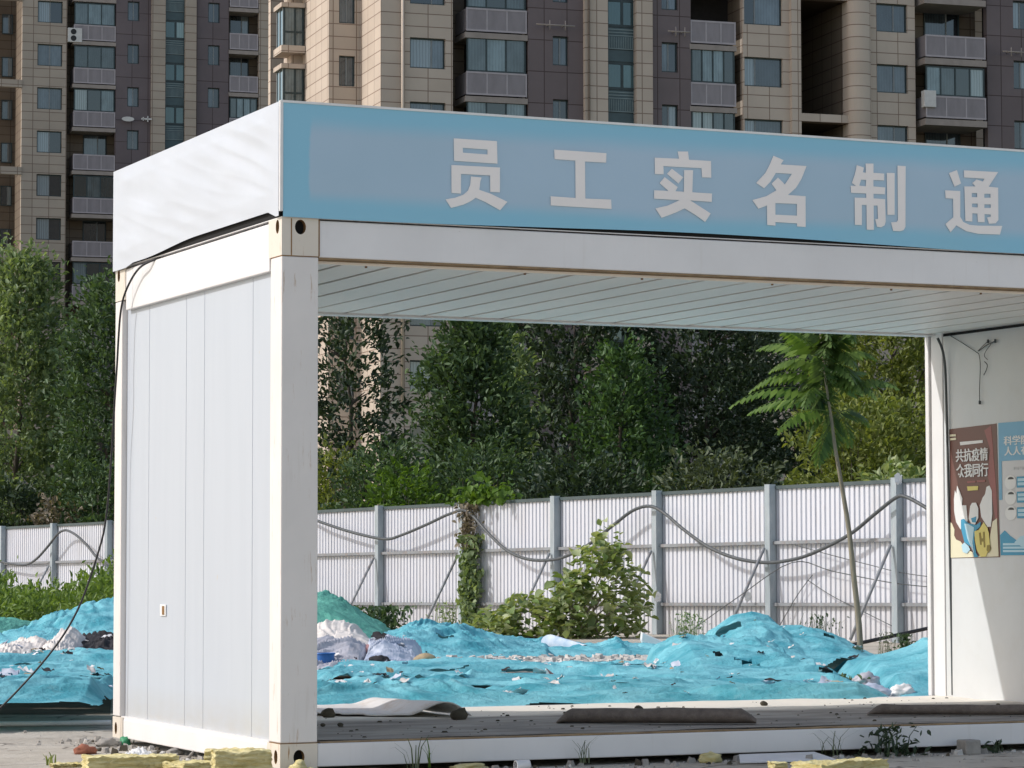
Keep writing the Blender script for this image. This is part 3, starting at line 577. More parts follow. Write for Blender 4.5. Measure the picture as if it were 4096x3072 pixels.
def stair(B, pa, pb, v, top, sc, ks, key, px):
    """tall stair glazing: glass pair, grille panel, dark spandrel on each storey"""
    xa, xb = B.X(pa, v), B.X(pb, v); z0 = B.Z(px, top, v)
    for k in ks:
        o = k*B.fh
        if key in B.T: dup(B.T[key], B.root, o-B.T[key+'o']); continue
        f = MB(); f.box(xa, xb, v+.05, v+.12, z0-B.fh+o+.01, z0+o); f.box(xa, xb, v+.0, v+.055, z0-.10+o, z0+o); f.box(xa, xb, v+.0, v+.055, z0-1.28+o, z0-1.16+o); f.box((xa+xb)/2-.06, (xa+xb)/2+.06, v, v+.055, z0-1.16+o, z0-.1+o)
        w_ = B.part('stair_window', f, M['wframe']); B.T[key] = w_; B.T[key+'o'] = o
        for q0, q1 in ((xa+.05, (xa+xb)/2-.07), ((xa+xb)/2+.07, xb-.12)):
            g = MB(); g.box(q0, q1, v+.02, v+.045, z0-1.15+o, z0-.11+o); g.build('pane', M['glasst'], w_, local=True)
        g = MB(); g.box(xa+.02, xb-.1, v+.01, v+.03, z0-2.30+o, z0-1.30+o)
        for j in range(14): q = xa+.08+j*(xb-xa-.3)/13; g.box(q, q+.03, v-.006, v+.008, z0-2.24+o, z0-1.72+o, 1)
        for q in (1.38, 1.52, 1.66, 2.27): g.box(xa+.05, xb-.15, v-.008, v+.009, z0-q-.03+o, z0-q+.02+o, 1)
        g.build('grille', [M['spandrel'], M['grille']], w_, local=True)
        g = MB(); g.box(xa+.02, xb-.1, v+.02, v+.04, z0-2.86+o, z0-2.34+o); g.build('spandrel', M['spandrel'], w_, local=True)
x1 = X(2340, -.25); x2 = X(2432, -.25); x3 = X(2546, -.25); x4 = X(2611, -.25)
B.wall(x1, x2, -.25, 'beige', thick=.6); B.wall(x3, x4, -.25, 'beige', thick=.6); stair(B, 2430, 2546, .12, 250, 1, range(-8, 3), 'st', 2490); backing(B, x2, x3, .45)
b = MB(); q = X(2356, -.36); b.tube([(q, -.36, 0), (q, -.36, B.zhi)], .06, 8); B.part('downpipe', b, M['recess'])
x5 = X(2763); xa, xb, rw = B.col_windows(2647, 2712, 169, 289, 0, U, 'w2', split=.45); B.wall(x4, x5, 0, 'dwall', rw, xa, xb); backing(B, x4+.02, x5-.02, .45)
xl, xr = B.balcony(2766, 2944, 335, 425, 450, 196, .05, 1.75, range(-9, 3), (0, -1, -2, -7, -8), left=False, key='b22')
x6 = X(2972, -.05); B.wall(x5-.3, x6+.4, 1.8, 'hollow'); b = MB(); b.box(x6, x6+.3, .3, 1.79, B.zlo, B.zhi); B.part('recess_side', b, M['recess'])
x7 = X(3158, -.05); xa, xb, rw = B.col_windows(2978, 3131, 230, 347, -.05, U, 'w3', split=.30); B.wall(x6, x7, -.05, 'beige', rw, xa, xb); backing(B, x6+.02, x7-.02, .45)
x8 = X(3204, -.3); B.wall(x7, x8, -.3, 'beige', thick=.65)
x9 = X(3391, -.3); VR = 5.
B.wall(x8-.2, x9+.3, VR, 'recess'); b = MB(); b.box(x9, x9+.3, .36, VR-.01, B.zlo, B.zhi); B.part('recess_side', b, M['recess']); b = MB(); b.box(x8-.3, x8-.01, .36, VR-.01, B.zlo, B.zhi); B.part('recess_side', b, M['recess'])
for k in range(-4, 2):
    z0 = B.Z(3300, 489, -.3)+k*2*B.fh; b = MB(); b.box(x8, x9, -.3, .2, z0, z0+.38); B.part('beam', b, M['beige'])
    b = MB(); b.box(x8, x9, .21, VR-.02, z0+.02, z0+.2); B.part('landing', b, M['recess'])
for k in range(-7, 2):
    for xq in (x8+.2, x8+1.05): B.window(xq, xq+.6, B.Z(3300, 440, VR)+k*B.fh, B.Z(3300, 440, VR)+1.5+k*B.fh, VR-.07, key='rw%.1f' % xq)
b = MB(); x10 = X(3480, -.3); n = 12
P = [(x9, -.3)] + [((x9+x10)/2 - (x10-x9)/2*math.cos(math.pi*i/n), -.3-.42*math.sin(math.pi*i/n)) for i in range(n+1)] + [(x10, .3), (x9, .3)]
b.hexa([(x, y, B.zlo) for x, y in P[1:]], [(x, y, B.zhi) for x, y in P[1:]]); B.part('rounded_pillar', b, M['beige'])
x11 = X(3660, -.05); xa, xb, rw = B.col_windows(3508, 3632, 258, 372, -.05, U, 'w4', split=.58); B.wall(x10, x11, -.05, 'beige', rw, xa, xb); backing(B, x10+.02, x11-.02, .45)
xl, xr = B.balcony(3706, 3944, 389, 476, 505, 268, -.5, 1.75, range(-9, 3), (2, 0, -7, -8), key='b3x')
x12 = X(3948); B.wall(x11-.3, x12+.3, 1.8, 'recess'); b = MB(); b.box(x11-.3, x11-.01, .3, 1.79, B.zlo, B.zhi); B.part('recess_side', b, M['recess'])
zb_ = B.Z(3820, 389, 1.7)
for k in range(-9, 3): B.window(xl+1.0, xr-.25, zb_-.75+k*B.fh, zb_+1.25+k*B.fh, 1.72, key='d3')
zb_ = B.Z(1980, 293, 1.7)
for k in range(-9, 2): B.window(X(1868)+.9, X(2108)-.4, zb_-.75+k*B.fh, zb_+1.25+k*B.fh, 1.72, key='d1')
x13 = X(4200); xa, xb, rw = B.col_windows(4055, 4118, 243, 357, 0, U, 'w5', split=.5); B.wall(x12, x13, 0, 'dwall', rw, xa, xb); backing(B, x12+.02, x13-.02, .45)
x14 = X(4330, -.25); B.wall(x13, x14, -.25, 'beige', thick=.6); B.wall(x14, x14+9, 0, 'dwall')
b = MB(); b.box(x1315+.35, x14+9, v3+8, v3+8.5, B.zlo, B.zhi); b.box(x1315+.3, x14+9, v2+.5, v3+8.5, B.zhi, B.zhi+.4); B.part('rear_wall', b, M['beige'])
# bay windows stacked on the far end of the sunlit side
fz = B.Z(1185, 212, v3-.5); xo = X(1163, v3-.5); yb = v3+.9
for k in range(-8, 3):
    o = k*B.fh
    if 'bay' in B.T: dup(B.T['bay'], B.root, o - B.T['bayo']); continue
    b = MB(); P_ = lambda q: [(xo-.5, yb), (xo-.5, v3-.7), (x1315-.02, v3-.7), (x1315-.02, v3-.002), (x1163-.002, v3-.002), (x1163-.002, yb)]
    b.hexa([(x, y, fz+o-.02) for x, y in P_(0)], [(x, y, fz+.32+o) for x, y in P_(0)]); hd = MB(); hd.hexa([(x, y, fz+2.14+o) for x, y in P_(0)], [(x, y, fz+2.36+o) for x, y in P_(0)])
    w_ = B.part('bay_window', b, M['beige']); hd.build('bay_head', M['beige'], w_, local=True); B.T['bay'] = w_; B.T['bayo'] = o
    g = MB(); xl_ = xo-.35; g.box(xl_, x1315-.06, v3-.5, v3-.003, fz+.325+o, fz+2.135+o); g.box(xl_, x1163-.003, v3+.0, yb-.1, fz+.325+o, fz+2.135+o)
    for xq in (xl_-.02, (xl_+x1315)/2, x1315-.14): g.box(xq, xq+.09, v3-.53, v3-.505, fz+.325+o, fz+2.135+o, 1)
    for yq in (v3-.5, v3+.15, yb-.2): g.box(xl_-.03, xl_-.004, yq, yq+.09, fz+.325+o, fz+2.135+o, 2)
    g.box(xl_-.02, x1315-.06, v3-.535, v3-.506, fz+.95+o, fz+1.03+o, 1); g.build('pane', [M['glassb'], M['wframe'], M['sashl']], w_, local=True)
# --- farther block on the left
B2 = Block('apartment_building', 'farther darker apartment block behind the left trees, with stacked grey balconies', 200, 180, 192.7, 2.9, 18., -3., 46.)
X = B2.X; U = range(-11, 3)
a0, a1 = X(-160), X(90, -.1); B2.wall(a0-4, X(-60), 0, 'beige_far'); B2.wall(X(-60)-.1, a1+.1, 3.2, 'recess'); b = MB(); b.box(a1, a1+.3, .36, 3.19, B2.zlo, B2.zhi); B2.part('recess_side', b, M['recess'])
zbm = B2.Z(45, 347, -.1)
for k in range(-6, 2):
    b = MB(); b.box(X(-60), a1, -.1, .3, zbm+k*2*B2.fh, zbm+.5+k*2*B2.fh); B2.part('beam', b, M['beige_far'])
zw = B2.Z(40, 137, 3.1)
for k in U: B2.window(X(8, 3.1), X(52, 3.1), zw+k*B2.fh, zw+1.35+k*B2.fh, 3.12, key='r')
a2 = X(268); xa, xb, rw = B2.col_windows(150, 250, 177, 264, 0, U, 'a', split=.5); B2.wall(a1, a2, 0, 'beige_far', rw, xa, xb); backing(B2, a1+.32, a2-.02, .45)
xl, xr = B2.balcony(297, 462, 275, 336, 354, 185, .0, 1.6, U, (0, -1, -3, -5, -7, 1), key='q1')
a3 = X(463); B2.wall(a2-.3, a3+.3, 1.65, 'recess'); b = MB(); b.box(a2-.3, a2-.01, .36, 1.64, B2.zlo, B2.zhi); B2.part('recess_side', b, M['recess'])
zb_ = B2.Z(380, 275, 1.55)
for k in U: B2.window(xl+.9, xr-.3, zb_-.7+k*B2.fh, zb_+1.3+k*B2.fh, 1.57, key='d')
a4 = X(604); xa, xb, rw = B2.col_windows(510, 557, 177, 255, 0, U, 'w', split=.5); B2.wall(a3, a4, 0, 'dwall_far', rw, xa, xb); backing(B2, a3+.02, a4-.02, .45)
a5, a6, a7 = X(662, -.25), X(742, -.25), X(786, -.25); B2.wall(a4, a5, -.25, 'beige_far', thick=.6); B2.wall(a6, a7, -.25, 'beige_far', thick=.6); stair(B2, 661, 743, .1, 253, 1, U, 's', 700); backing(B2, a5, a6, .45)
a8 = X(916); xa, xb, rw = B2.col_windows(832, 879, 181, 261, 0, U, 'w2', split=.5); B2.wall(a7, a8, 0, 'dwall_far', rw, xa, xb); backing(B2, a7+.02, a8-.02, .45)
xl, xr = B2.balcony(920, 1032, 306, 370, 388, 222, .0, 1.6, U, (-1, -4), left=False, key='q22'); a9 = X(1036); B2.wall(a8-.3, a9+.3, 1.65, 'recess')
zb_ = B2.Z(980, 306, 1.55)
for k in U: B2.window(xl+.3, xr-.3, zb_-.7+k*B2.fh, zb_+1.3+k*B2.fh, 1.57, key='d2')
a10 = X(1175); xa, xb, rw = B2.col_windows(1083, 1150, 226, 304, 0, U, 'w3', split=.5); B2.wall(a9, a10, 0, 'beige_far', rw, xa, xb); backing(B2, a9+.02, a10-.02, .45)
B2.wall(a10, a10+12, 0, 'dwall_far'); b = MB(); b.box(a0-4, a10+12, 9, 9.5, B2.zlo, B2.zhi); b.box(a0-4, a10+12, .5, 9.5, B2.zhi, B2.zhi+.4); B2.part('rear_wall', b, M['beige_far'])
# air conditioners hung beside balconies, drying racks on the brown walls
def ac(Bk, px, py, v, w_, label, twin=2):
    x, z = Bk.fr.hit(px, py, v); p = Bk.fr.W(x, v, z); t = thing('air_conditioner', label, 'air conditioner', p, Bk.fr.a, 'air conditioners on the blocks')
    h = .95 if twin else .8; bb = MB(); bb.box(-w_/2, w_/2, 0, .35, 0, h); bb.build('casing', M['acw'], t, local=True, bevel=.02)
    for i in range(twin):
        f = MB(); f.tube([(-w_*.1, -.012, h*(.27+.46*i)), (-w_*.1, .0, h*(.27+.46*i))], .19, 16); f.build('fan', M['black'], t, local=True)
ac(B2, 300, 168, -.12, .95, 'white twin-fan air conditioner on the balcony of the far left block'); ac(B, 3722, 428, -.62, .62, 'white box unit at the corner of the open balcony at upper right', 0)
def rack(Bk, px0, px1, py, v, label):
    x0, z = Bk.fr.hit(px0, py, v); x1, _ = Bk.fr.hit(px1, py, v); p = Bk.fr.W(x0, v, z)
    bb = MB(); d = x1-x0; bb.tube([(0,0,0), (d,0,0)], .035, 6); 
    for q in (.35, .75): bb.tube([(d*q, 0, -.22), (d*q, 0, .22)], .025, 6); bb.tube([(d*q, 0, 0), (d*q, .5, .02)], .025, 6)
    o = bb.build('drying_rack', M['slab']); o.location = p; o.rotation_euler.z = Bk.fr.a; tag(o, label, 'drying rack', 'drying racks on the blocks')
rack(B, 2145, 2300, 96, -.5, 'thin drying rack above the small window left of the stair glazing'); rack(B, 2672, 2762, 124, -.5, 'thin drying rack on the brown wall right of the stair glazing'); rack(B, 4010, 4110, 205, -.5, 'thin drying rack at the far right edge on the brown wall')
for px0, lb in ((486, 'pale oval dish on the brown wall of the far block, left of a pair'), (560, 'pale forked fitting on the brown wall of the far block, right of a pair')):
    x, z = B2.fr.hit(px0+26, 476, -.35); bb = MB(); N = 14
    bb.tube([(0,0,0), (0,.36,-.05)], .04, 6)
    if px0 < 500: bb.prism([(.42*math.cos(q*2*math.pi/N), -.02, .16*math.sin(q*2*math.pi/N)) for q in range(N)], (0,.06,0))
    else: bb.box(-.35, .35, -.03, .03, -.05, .05); bb.box(.05, .12, -.03, .03, -.2, .2); bb.box(-.25, -.18, -.03, .03, -.12, .12)
    o = bb.build('satellite_dish', M['acw']); o.location = B2.fr.W(x, -.35, z); o.rotation_euler.z = B2.fr.a; tag(o, lb, 'dish')

# ------------------------------------------------------------------ fence
def fence_mat():
    m, t, b = base('white_corrugated_sheet', .42, 0, .4); v = coords(t); oi = nd(t, 'ShaderNodeObjectInfo')
    col = mixc(t, (.57,.59,.645), (.66,.68,.73), oi.outputs['Random'])
    col = mixc(t, col, (.50,.49,.49), ramp(t, noisen(t, coords(t, (1,1,.3)), 2.1, 7, .65), [(.5, 0.), (.72, .55)]))
    z = nd(t, 'ShaderNodeSeparateXYZ'); t.links.new(v, z.inputs[0]); low = math_(t, 'MAXIMUM', math_(t, 'SUBTRACT', .95, z.outputs[2]), 0.)
    col = mixc(t, col, (.34,.30,.25), math_(t, 'MULTIPLY', low, math_(t, 'MULTIPLY', noisen(t, coords(t, (2,2,.6)), 3, 7, .7), .9)))
    col = mixc(t, col, (.30,.16,.08), ramp(t, noisen(t, coords(t, (9,9,.8)), 2.2, 6, .7), [(.66, 0.), (.76, .5)]))
    t.links.new(col, b.inputs['Base Color']); return m
fr_r, fr_l = G(5.09, 38.), G(-10.5, 62.); fv = fr_r-fr_l; FL = fv.length
FN = Frame((fr_l.x, fr_l.y, 0), math.atan2(fv.y, fv.x)); SL = .31/FL
def fz_(X): return -.31 + SL*X
M['fpanel'] = fence_mat(); M['fpost'] = mat('blue_grey_post', (.36,.42,.45), .5, .25, 3., stretch=(2,2,.6), dirt=(.45,.46,.47), dirt_amt=.7)
M['fcap'] = mat('dark_fence_cap', (.075,.105,.11), .5, .3, 3); M['frail'] = mat('grey_rail', (.27,.29,.31), .5, .25, 3, dirt=(.25,.12,.06), dirt_amt=.5)
fence = thing('fence', 'white corrugated metal hoarding on grey posts, running across behind the rubble', 'fence', (fr_l.x, fr_l.y, -.31), FN.a)
def fb_(name, mb, m, parent=None):
    mb.v = [(x, y, z+.31) for x, y, z in mb.v]; return mb.build(name, M[m], fence if parent is None else parent, local=True)
pp = [FL*(1-.0934*i) for i in range(-2, 15)]
for i, xp in enumerate(pp):
    z0 = fz_(xp); b = MB(); b.box(xp-.055, xp+.055, -.13, -.02, z0-.1, z0+2.12); p_ = fb_('post', b, 'fpost')
    b = MB(); b.tube([(xp-.03, -.16, z0+1.24), (xp-.03, -.85, z0+.02)], .022, 6); fb_('brace', b, 'frail')
    if i < len(pp)-1:
        xq = pp[i+1]; n = int((xp-xq)/.1); b = MB(); st = (xp-xq)/n; pr = []
        for k in range(n):
            o = xq+k*st; deep = .045 if k % 8 == 0 else .028
            pr += [(o, 0), (o+st*.62, 0), (o+st*.72, deep), (o+st*.90, deep)]
        pr.append((xp, 0))
        for (xa, ya), (xb, yb) in zip(pr, pr[1:]): b.face([(xa, ya, fz_(xa)-.1), (xb, yb, fz_(xb)-.1), (xb, yb, fz_(xb)+2.05), (xa, ya, fz_(xa)+2.05)])
        fb_('panel', b, 'fpanel')
        for zz, hh in ((.44, .045), (1.29, .045)):
            b = MB(); b.hexa([(xq+.056, -.07, fz_(xq)+zz), (xp-.056, -.07, fz_(xp)+zz), (xp-.056, -.012, fz_(xp)+zz), (xq+.056, -.012, fz_(xq)+zz)], [(xq+.056, -.07, fz_(xq)+zz+hh), (xp-.056, -.07, fz_(xp)+zz+hh), (xp-.056, -.012, fz_(xp)+zz+hh), (xq+.056, -.012, fz_(xq)+zz+hh)]); fb_('rail', b, 'frail')
        b = MB(); b.hexa([(xq, -.03, fz_(xq)+2.051), (xp, -.03, fz_(xp)+2.051), (xp, .05, fz_(xp)+2.051), (xq, .05, fz_(xq)+2.051)], [(xq, -.03, fz_(xq)+2.10), (xp, -.03, fz_(xp)+2.10), (xp, .05, fz_(xp)+2.10), (xq, .05, fz_(xq)+2.10)]); fb_('cap_strip', b, 'fcap')
def smooth(P, n=5):
    out = []
    for i in range(len(P)-1):
        p0, p1, p2, p3 = P[max(i-1,0)], P[i], P[i+1], P[min(i+2,len(P)-1)]
        for k in range(n): t = k/n; out.append(.5*((2*p1)+(p2-p0)*t+(2*p0-5*p1+4*p2-p3)*t*t+(3*p1-p0-3*p2+p3)*t**3))
    return out+[P[-1]]
cpts = [(0,2247),(72,2259),(111,2257),(149,2233),(193,2184),(231,2136),(255,2122),(275,2124),(308,2143),(347,2180),(386,2228),(419,2249),(455,2257),(560,2215),(680,2120),(800,2170),(930,2220),(1060,2120),(1180,2050),(1274,2085),(1404,2128),(1537,2156),(1607,2140),(1709,2097),(1803,2054),(1870,2046),(1952,2132),(2030,2203),(2117,2238),(2218,2238),(2297,2211),(2359,2175),(2453,2101),(2532,2042),(2600,2025),(2659,2054),(2737,2120),(2839,2191),(2948,2234),(3058,2250),(3152,2242),(3246,2215),(3395,2140),(3497,2058),(3583,1991),(3622,1987),(3692,2023),(3800,2090),(3960,2150)]
def onf(px, py, v): X_, Z_ = FN.hit(px, py, v); return FN.W(X_, v, Z_)
b = MB(); b.tube(smooth([onf(px, py, -.24) for px, py in cpts], 5), .025, 8)
M['cablef'] = mat('grey_cable', (.085,.095,.10), .5, .3, 10); solo('cable', b, M['cablef'], 'thick grey cable looping from post to post along the hoarding', 'cable')
b = MB(); b.tube(smooth([onf(2760, 2525, -.9), onf(2950, 2390, -.6), onf(3168, 2250, -.25), onf(3330, 2285, -.12), onf(3560, 2330, -.12), onf(3740, 2350, -.12)], 5), .007, 5); solo('wire', b, M['cablef'], 'thin slack wire slanting across the hoarding at right', 'wire')
for k, (pts_, lb) in enumerate(((((3180,2180),(3330,2222),(3480,2260),(3600,2290),(3740,2310)), 'thin wire sagging across the hoarding beside the sapling, upper of the fine ones'), (((3230,2320),(3330,2385),(3440,2440),(3580,2510)), 'thin wire sloping down to the right behind the sapling trunk'), (((3250,2300),(3190,2380),(3120,2500)), 'short thin wire sloping down left from the cable trough'))):
    b = MB(); b.tube(smooth([onf(x, y, -.09) for x, y in pts_], 5), .006, 5); solo('wire', b, M['cablef'], lb, 'wire')
b = MB(); b.tube([G(lat_of(3385, 33.5), 33.5, z_of(2584, 33.5)), G(lat_of(3860, 34.5), 34.5, z_of(2482, 34.5))], .022, 8); solo('pole', b, M['black'], 'dark pole lying tilted low in front of the hoarding at right', 'pole')
for px, py, m_, lb in ((2628,2388,'white','small white rag caught on the lower rail, left one'), (2990,2385,'white','small white rag caught on the lower rail, right one'), (3590,1915,'white','white scrap of plastic on top of the fence post beside the sapling')):
    p = onf(px, py, -.16); b = MB(); b.grid(lambda u, v: (p.x+.11*(u-.5), p.y-.02+.03*noise.noise(Vector((u*3, v*3, px))), p.z+.15*(v-.5)*(1-.6*abs(u-.5)) + .03*noise.noise(Vector((u*4, v*2, px)))), 6, 6); solo('plastic_scrap', b, M[m_], lb, 'scrap')

# ------------------------------------------------------------------ leaves, trees, weeds
def leaf_obj(name, C, Dv, size, mats, parent=None, local_off=None, wr=.5, up=.6, mi=None, bend=.25):
    """many separate pointed leaves: centres C, growth directions Dv"""
    C = np.asarray(C, float); Dv = np.asarray(Dv, float); n = len(C); Dv = Dv + rng.normal(0, .45, (n, 3)); Dv /= np.linalg.norm(Dv, axis=1, keepdims=True)+1e-9
    nrm = rng.normal(0, 1, (n, 3)); nrm[:, 2] = np.abs(nrm[:, 2]) + up; sd = np.cross(Dv, nrm); sd /= np.linalg.norm(sd, axis=1, keepdims=True)+1e-9
    up_ = np.cross(sd, Dv); Ls = size*rng.uniform(.6, 1.35, (n, 1)); Ws = Ls*wr*rng.uniform(.75, 1.2, (n, 1))
    V = np.empty((n, 6, 3)); V[:,0] = C-Dv*Ls*.5; V[:,1] = C-Dv*Ls*.12+sd*Ws*.5+up_*Ws*bend; V[:,2] = C+Dv*Ls*.22+sd*Ws*.38+up_*Ws*bend*.7; V[:,3] = C+Dv*Ls*.55-up_*Ls*bend*.5; V[:,4] = C+Dv*Ls*.22-sd*Ws*.38+up_*Ws*bend*.7; V[:,5] = C-Dv*Ls*.12-sd*Ws*.5+up_*Ws*bend
    off = np.array(base_of(parent)) if parent is not None else np.array(local_off if local_off is not None else (0,0,0)); V = V.reshape(-1, 3)-off
    me = bpy.data.meshes.new(name); b_ = np.arange(n)[:, None]*6
    F = np.concatenate([b_+[[0,1,2,3]], b_+[[0,3,4,5]]], 1).reshape(-1)
    me.vertices.add(n*6); me.vertices.foreach_set('co', V.ravel()); me.loops.add(n*8); me.loops.foreach_set('vertex_index', F.astype(np.int32)); me.polygons.add(n*2); me.polygons.foreach_set('loop_start', np.arange(n*2, dtype=np.int32)*4); me.polygons.foreach_set('loop_total', np.full(n*2, 4, np.int32))
    for m in (mats if isinstance(mats, list) else [mats]): me.materials.append(m)
    if mi is not None: me.polygons.foreach_set('material_index', np.repeat(mi, 2).astype(np.int32))
    me.update(); me.validate(); o = bpy.data.objects.new(name, me); COL.objects.link(o)
    if parent is not None: o.parent = parent
    elif local_off is not None: o.location = local_off
    return o
def twigs(starts, dirs, ln, per, spread):
    S = np.repeat(starts, per, 0); Dd = np.repeat(dirs, per, 0); t = rng.uniform(.0, 1, (len(S), 1)); L_ = np.repeat(rng.uniform(.5, 1.2, (len(starts), 1))*ln, per, 0)
    droop = np.zeros_like(Dd); droop[:, 2] = -.25*ln
    return S + Dd*L_*t + droop*t*t + rng.normal(0, spread, S.shape), Dd + rng.normal(0, .55, Dd.shape)
LM = {'frond2': leafmat('leaf_frond_deep_green', (.13,.21,.06), (.06,.11,.03), .4), 'frond': leafmat('leaf_frond_green', (.19,.29,.065), (.09,.16,.035), .4), 'mid': leafmat('leaf_mid_green', (.125,.20,.095), (.042,.082,.038), .33), 'dark': leafmat('leaf_dark_green', (.072,.112,.062), (.025,.045,.026), .25), 'light': leafmat('leaf_light_green', (.33,.42,.225), (.11,.175,.08), .4), 'yel': leafmat('leaf_yellow_green', (.27,.31,.085), (.12,.165,.045), .4),
      'bright': leafmat('leaf_bright_green', (.145,.250,.040), (.075,.150,.028), .4), 'lit': leafmat('leaf_lit_tips', (.11,.205,.07), (.036,.075,.034), .35), 'grass': leafmat('leaf_grass_green', (.23,.34,.085), (.10,.18,.040), .38), 'dead': leafmat('leaf_dead', (.29,.25,.19), (.16,.13,.095), .2), 'shrub': leafmat('leaf_shrub', (.50,.55,.33), (.17,.26,.075), .35), 'grey': leafmat('leaf_grey_green', (.130,.165,.095), (.070,.095,.055), .3)}
def crown_pts(c, R, zb, zt, prof, n):
    """points through an uneven crown, denser towards its outside"""
    t = rng.beta(1.25, 1.25, n); r = np.interp(t, prof[0], prof[1])*R; a = rng.uniform(0, 2*math.pi, n); lump = 1+.22*np.sin(a*3+c[0])+.16*np.sin(a*5+t*9+c[1])
    rr = r*lump*np.sqrt(rng.uniform(.08, 1, n)); P = np.stack([c[0]+rr*np.cos(a), c[1]+rr*np.sin(a), zb+(zt-zb)*t], 1)
    Dd = np.stack([np.cos(a)*.8, np.sin(a)*.8, .35+.7*t], 1); return P, Dd
CONE = ([0,.15,.4,.7,.9,1], [.55,.95,1,.68,.35,.05]); OVAL = ([0,.2,.5,.8,1], [.5,.9,1,.75,.2]); COLU = ([0,.1,.5,.85,1], [.7,1,1,.8,.3])
def tree(name, label, px, pyt, dep, wpx, zb, lm, prof=CONE, n=520, per=15, leaf=.15, ln=.7, lean=0., group='trees beyond the hoarding', trunk=.11, cat='tree', lift=.0):
    c = G(lat_of(px, dep), dep); zt = z_of(pyt, dep); Rr = wpx/2/FPX*dep; z0 = -.3
    t = thing(name, label, cat, (c.x, c.y, z0), 0, group)
    b = MB(); P = [Vector((c.x+.12*math.sin(i*1.7+px), c.y+.1*math.cos(i*1.3+px), z0+(zt-z0)*.93*i/7)) for i in range(8)]; b.tube(P, [trunk*(1-.85*i/7) for i in range(8)], 8)
    for k in range(16):
        i = 2+k % 5; a = k*2.4+px; q = P[i]; Lb = Rr*(.85-.08*i)
        b.tube([q, q+Vector((math.cos(a)*Lb*.5, math.sin(a)*Lb*.5, Lb*.35)), q+Vector((math.cos(a)*Lb, math.sin(a)*Lb, Lb*.62))], [trunk*.34, trunk*.2, trunk*.06], 5, cap=False)
    b.build('trunk', M['bark'], t)
    S, Dd = crown_pts((c.x, c.y), Rr, zb, zt, prof, n); Pn, Dn = twigs(S, Dd, ln, per, .085)
    leaf_obj('crown', Pn, Dn, leaf, LM[lm], t); return t
tree('broadleaf_tree', 'tall bushy green tree standing left of the cabin, leftmost in view', 75, 1035, 75, 420, 1.6, 'light', CONE, 1050, 15, .16, .75)
tree('broadleaf_tree', 'leafy tree showing between the leftmost tree and the cabin end wall', 455, 1140, 69, 420, .9, 'mid', OVAL, 900, 15, .15, .7)
tree('broadleaf_tree', 'dark loose tree right of the front post with sunlit stone showing through it', 1395, 1180, 66, 380, 2.2, 'dark', COLU, 330, 13, .15, .75)
tree('broadleaf_tree', 'conical mid green tree in front of the brown balconies, above the vine-clad post', 1895, 1285, 58, 430, .6, 'mid', CONE, 850, 15, .14, .65)
tree('young_tree', 'slim light green tree top just right of the conical tree', 2062, 1350, 62, 150, 1.5, 'light', CONE, 130, 14, .15, .5)
tree('broadleaf_tree', 'dark tall tree with hidden top behind the light-tipped tree', 2290, 1140, 72, 520, 1.0, 'dark', COLU, 900, 15, .16, .8)
tree('broadleaf_tree', 'light-tipped pointed tree near the middle of the opening', 2490, 1425, 57, 360, .6, 'lit', CONE, 480, 15, .13, .6)
tree('broadleaf_tree', 'very dark tree mass left of the thin sapling', 2830, 1130, 73, 640, .8, 'dark', COLU, 1100, 15, .16, .85)
tree('broadleaf_tree', 'olive green tree behind the sapling crown, next to the right post', 3560, 1170, 64, 560, 1.6, 'yel', OVAL, 900, 15, .14, .7)
tree('broadleaf_tree', 'dim tree behind and between the sapling and the very dark tree mass', 3180, 1130, 78, 560, .8, 'dark', COLU, 800, 14, .16, .8)
def bush(name, label, px, pyt, dep, wpx, zb, lm, n=160, per=14, leaf=.11, ln=.45, group='bushes beyond the hoarding', prof=OVAL, z0=-.3, mats=None):
    c = G(lat_of(px, dep), dep); zt = z_of(pyt, dep); Rr = wpx/2/FPX*dep; t = thing(name, label, 'bush', (c.x, c.y, z0), 0, group)
    b = MB()
    for k in range(9):
        a = k*.7; r = Rr*(.25+.5*random.random()); b.tube([(c.x+.1*math.cos(a), c.y+.1*math.sin(a), z0), (c.x+r*.6*math.cos(a), c.y+r*.6*math.sin(a), z0+(zt-z0)*.5), (c.x+r*math.cos(a), c.y+r*math.sin(a), z0+(zt-z0)*.85)], [.02, .014, .006], 5)
    b.build('stems', M['bark'], t)
    S, Dd = crown_pts((c.x, c.y), Rr, zb, zt, prof, n); Pn, Dn = twigs(S, Dd, ln, per, .06); leaf_obj('foliage', Pn, Dn, leaf, mats or LM[lm], t); return t
bush('bush', 'leafy bush showing over the hoarding just right of the front post', 1540, 1800, 54, 420, .6, 'mid', 260)
bush('bush', 'bright bush spilling over the hoarding left of the vine', 1640, 1905, 52.5, 330, .9, 'bright', 150, 13, .12, .5)
bush('bush', 'pale yellow-green bush at the foot of the dark loose tree', 1345, 1830, 56, 170, .6, 'yel', 110)
bush('bush', 'dim bush behind the vine, under the conical tree', 1930, 1790, 54, 460, .5, 'mid', 300)
bush('bush', 'dim grassy bush low behind the hoarding in the middle', 2330, 1890, 52, 520, .6, 'dark', 300, 13, .13, .6)
bush('bush', 'grey-green feathery bush low behind the hoarding, left of the sapling', 2860, 1850, 50, 520, .6, 'grey', 240, 12, .12, .6)
bush('bush', 'sunlit yellow-green bush behind the sapling trunk', 3430, 1650, 48, 520, 1.4, 'yel', 330, 15, .12, .5)
bush('bush', 'sunlit olive bush against the right post above the hoarding', 3650, 1640, 49, 330, 1.2, 'yel', 240, 15, .12, .5)
bush('bush', 'leafy sprig of bush poking above the hoarding near the right post', 3545, 1885, 39.6, 150, 1.85, 'shrub', 22, 9, .13, .25, z0=0.)
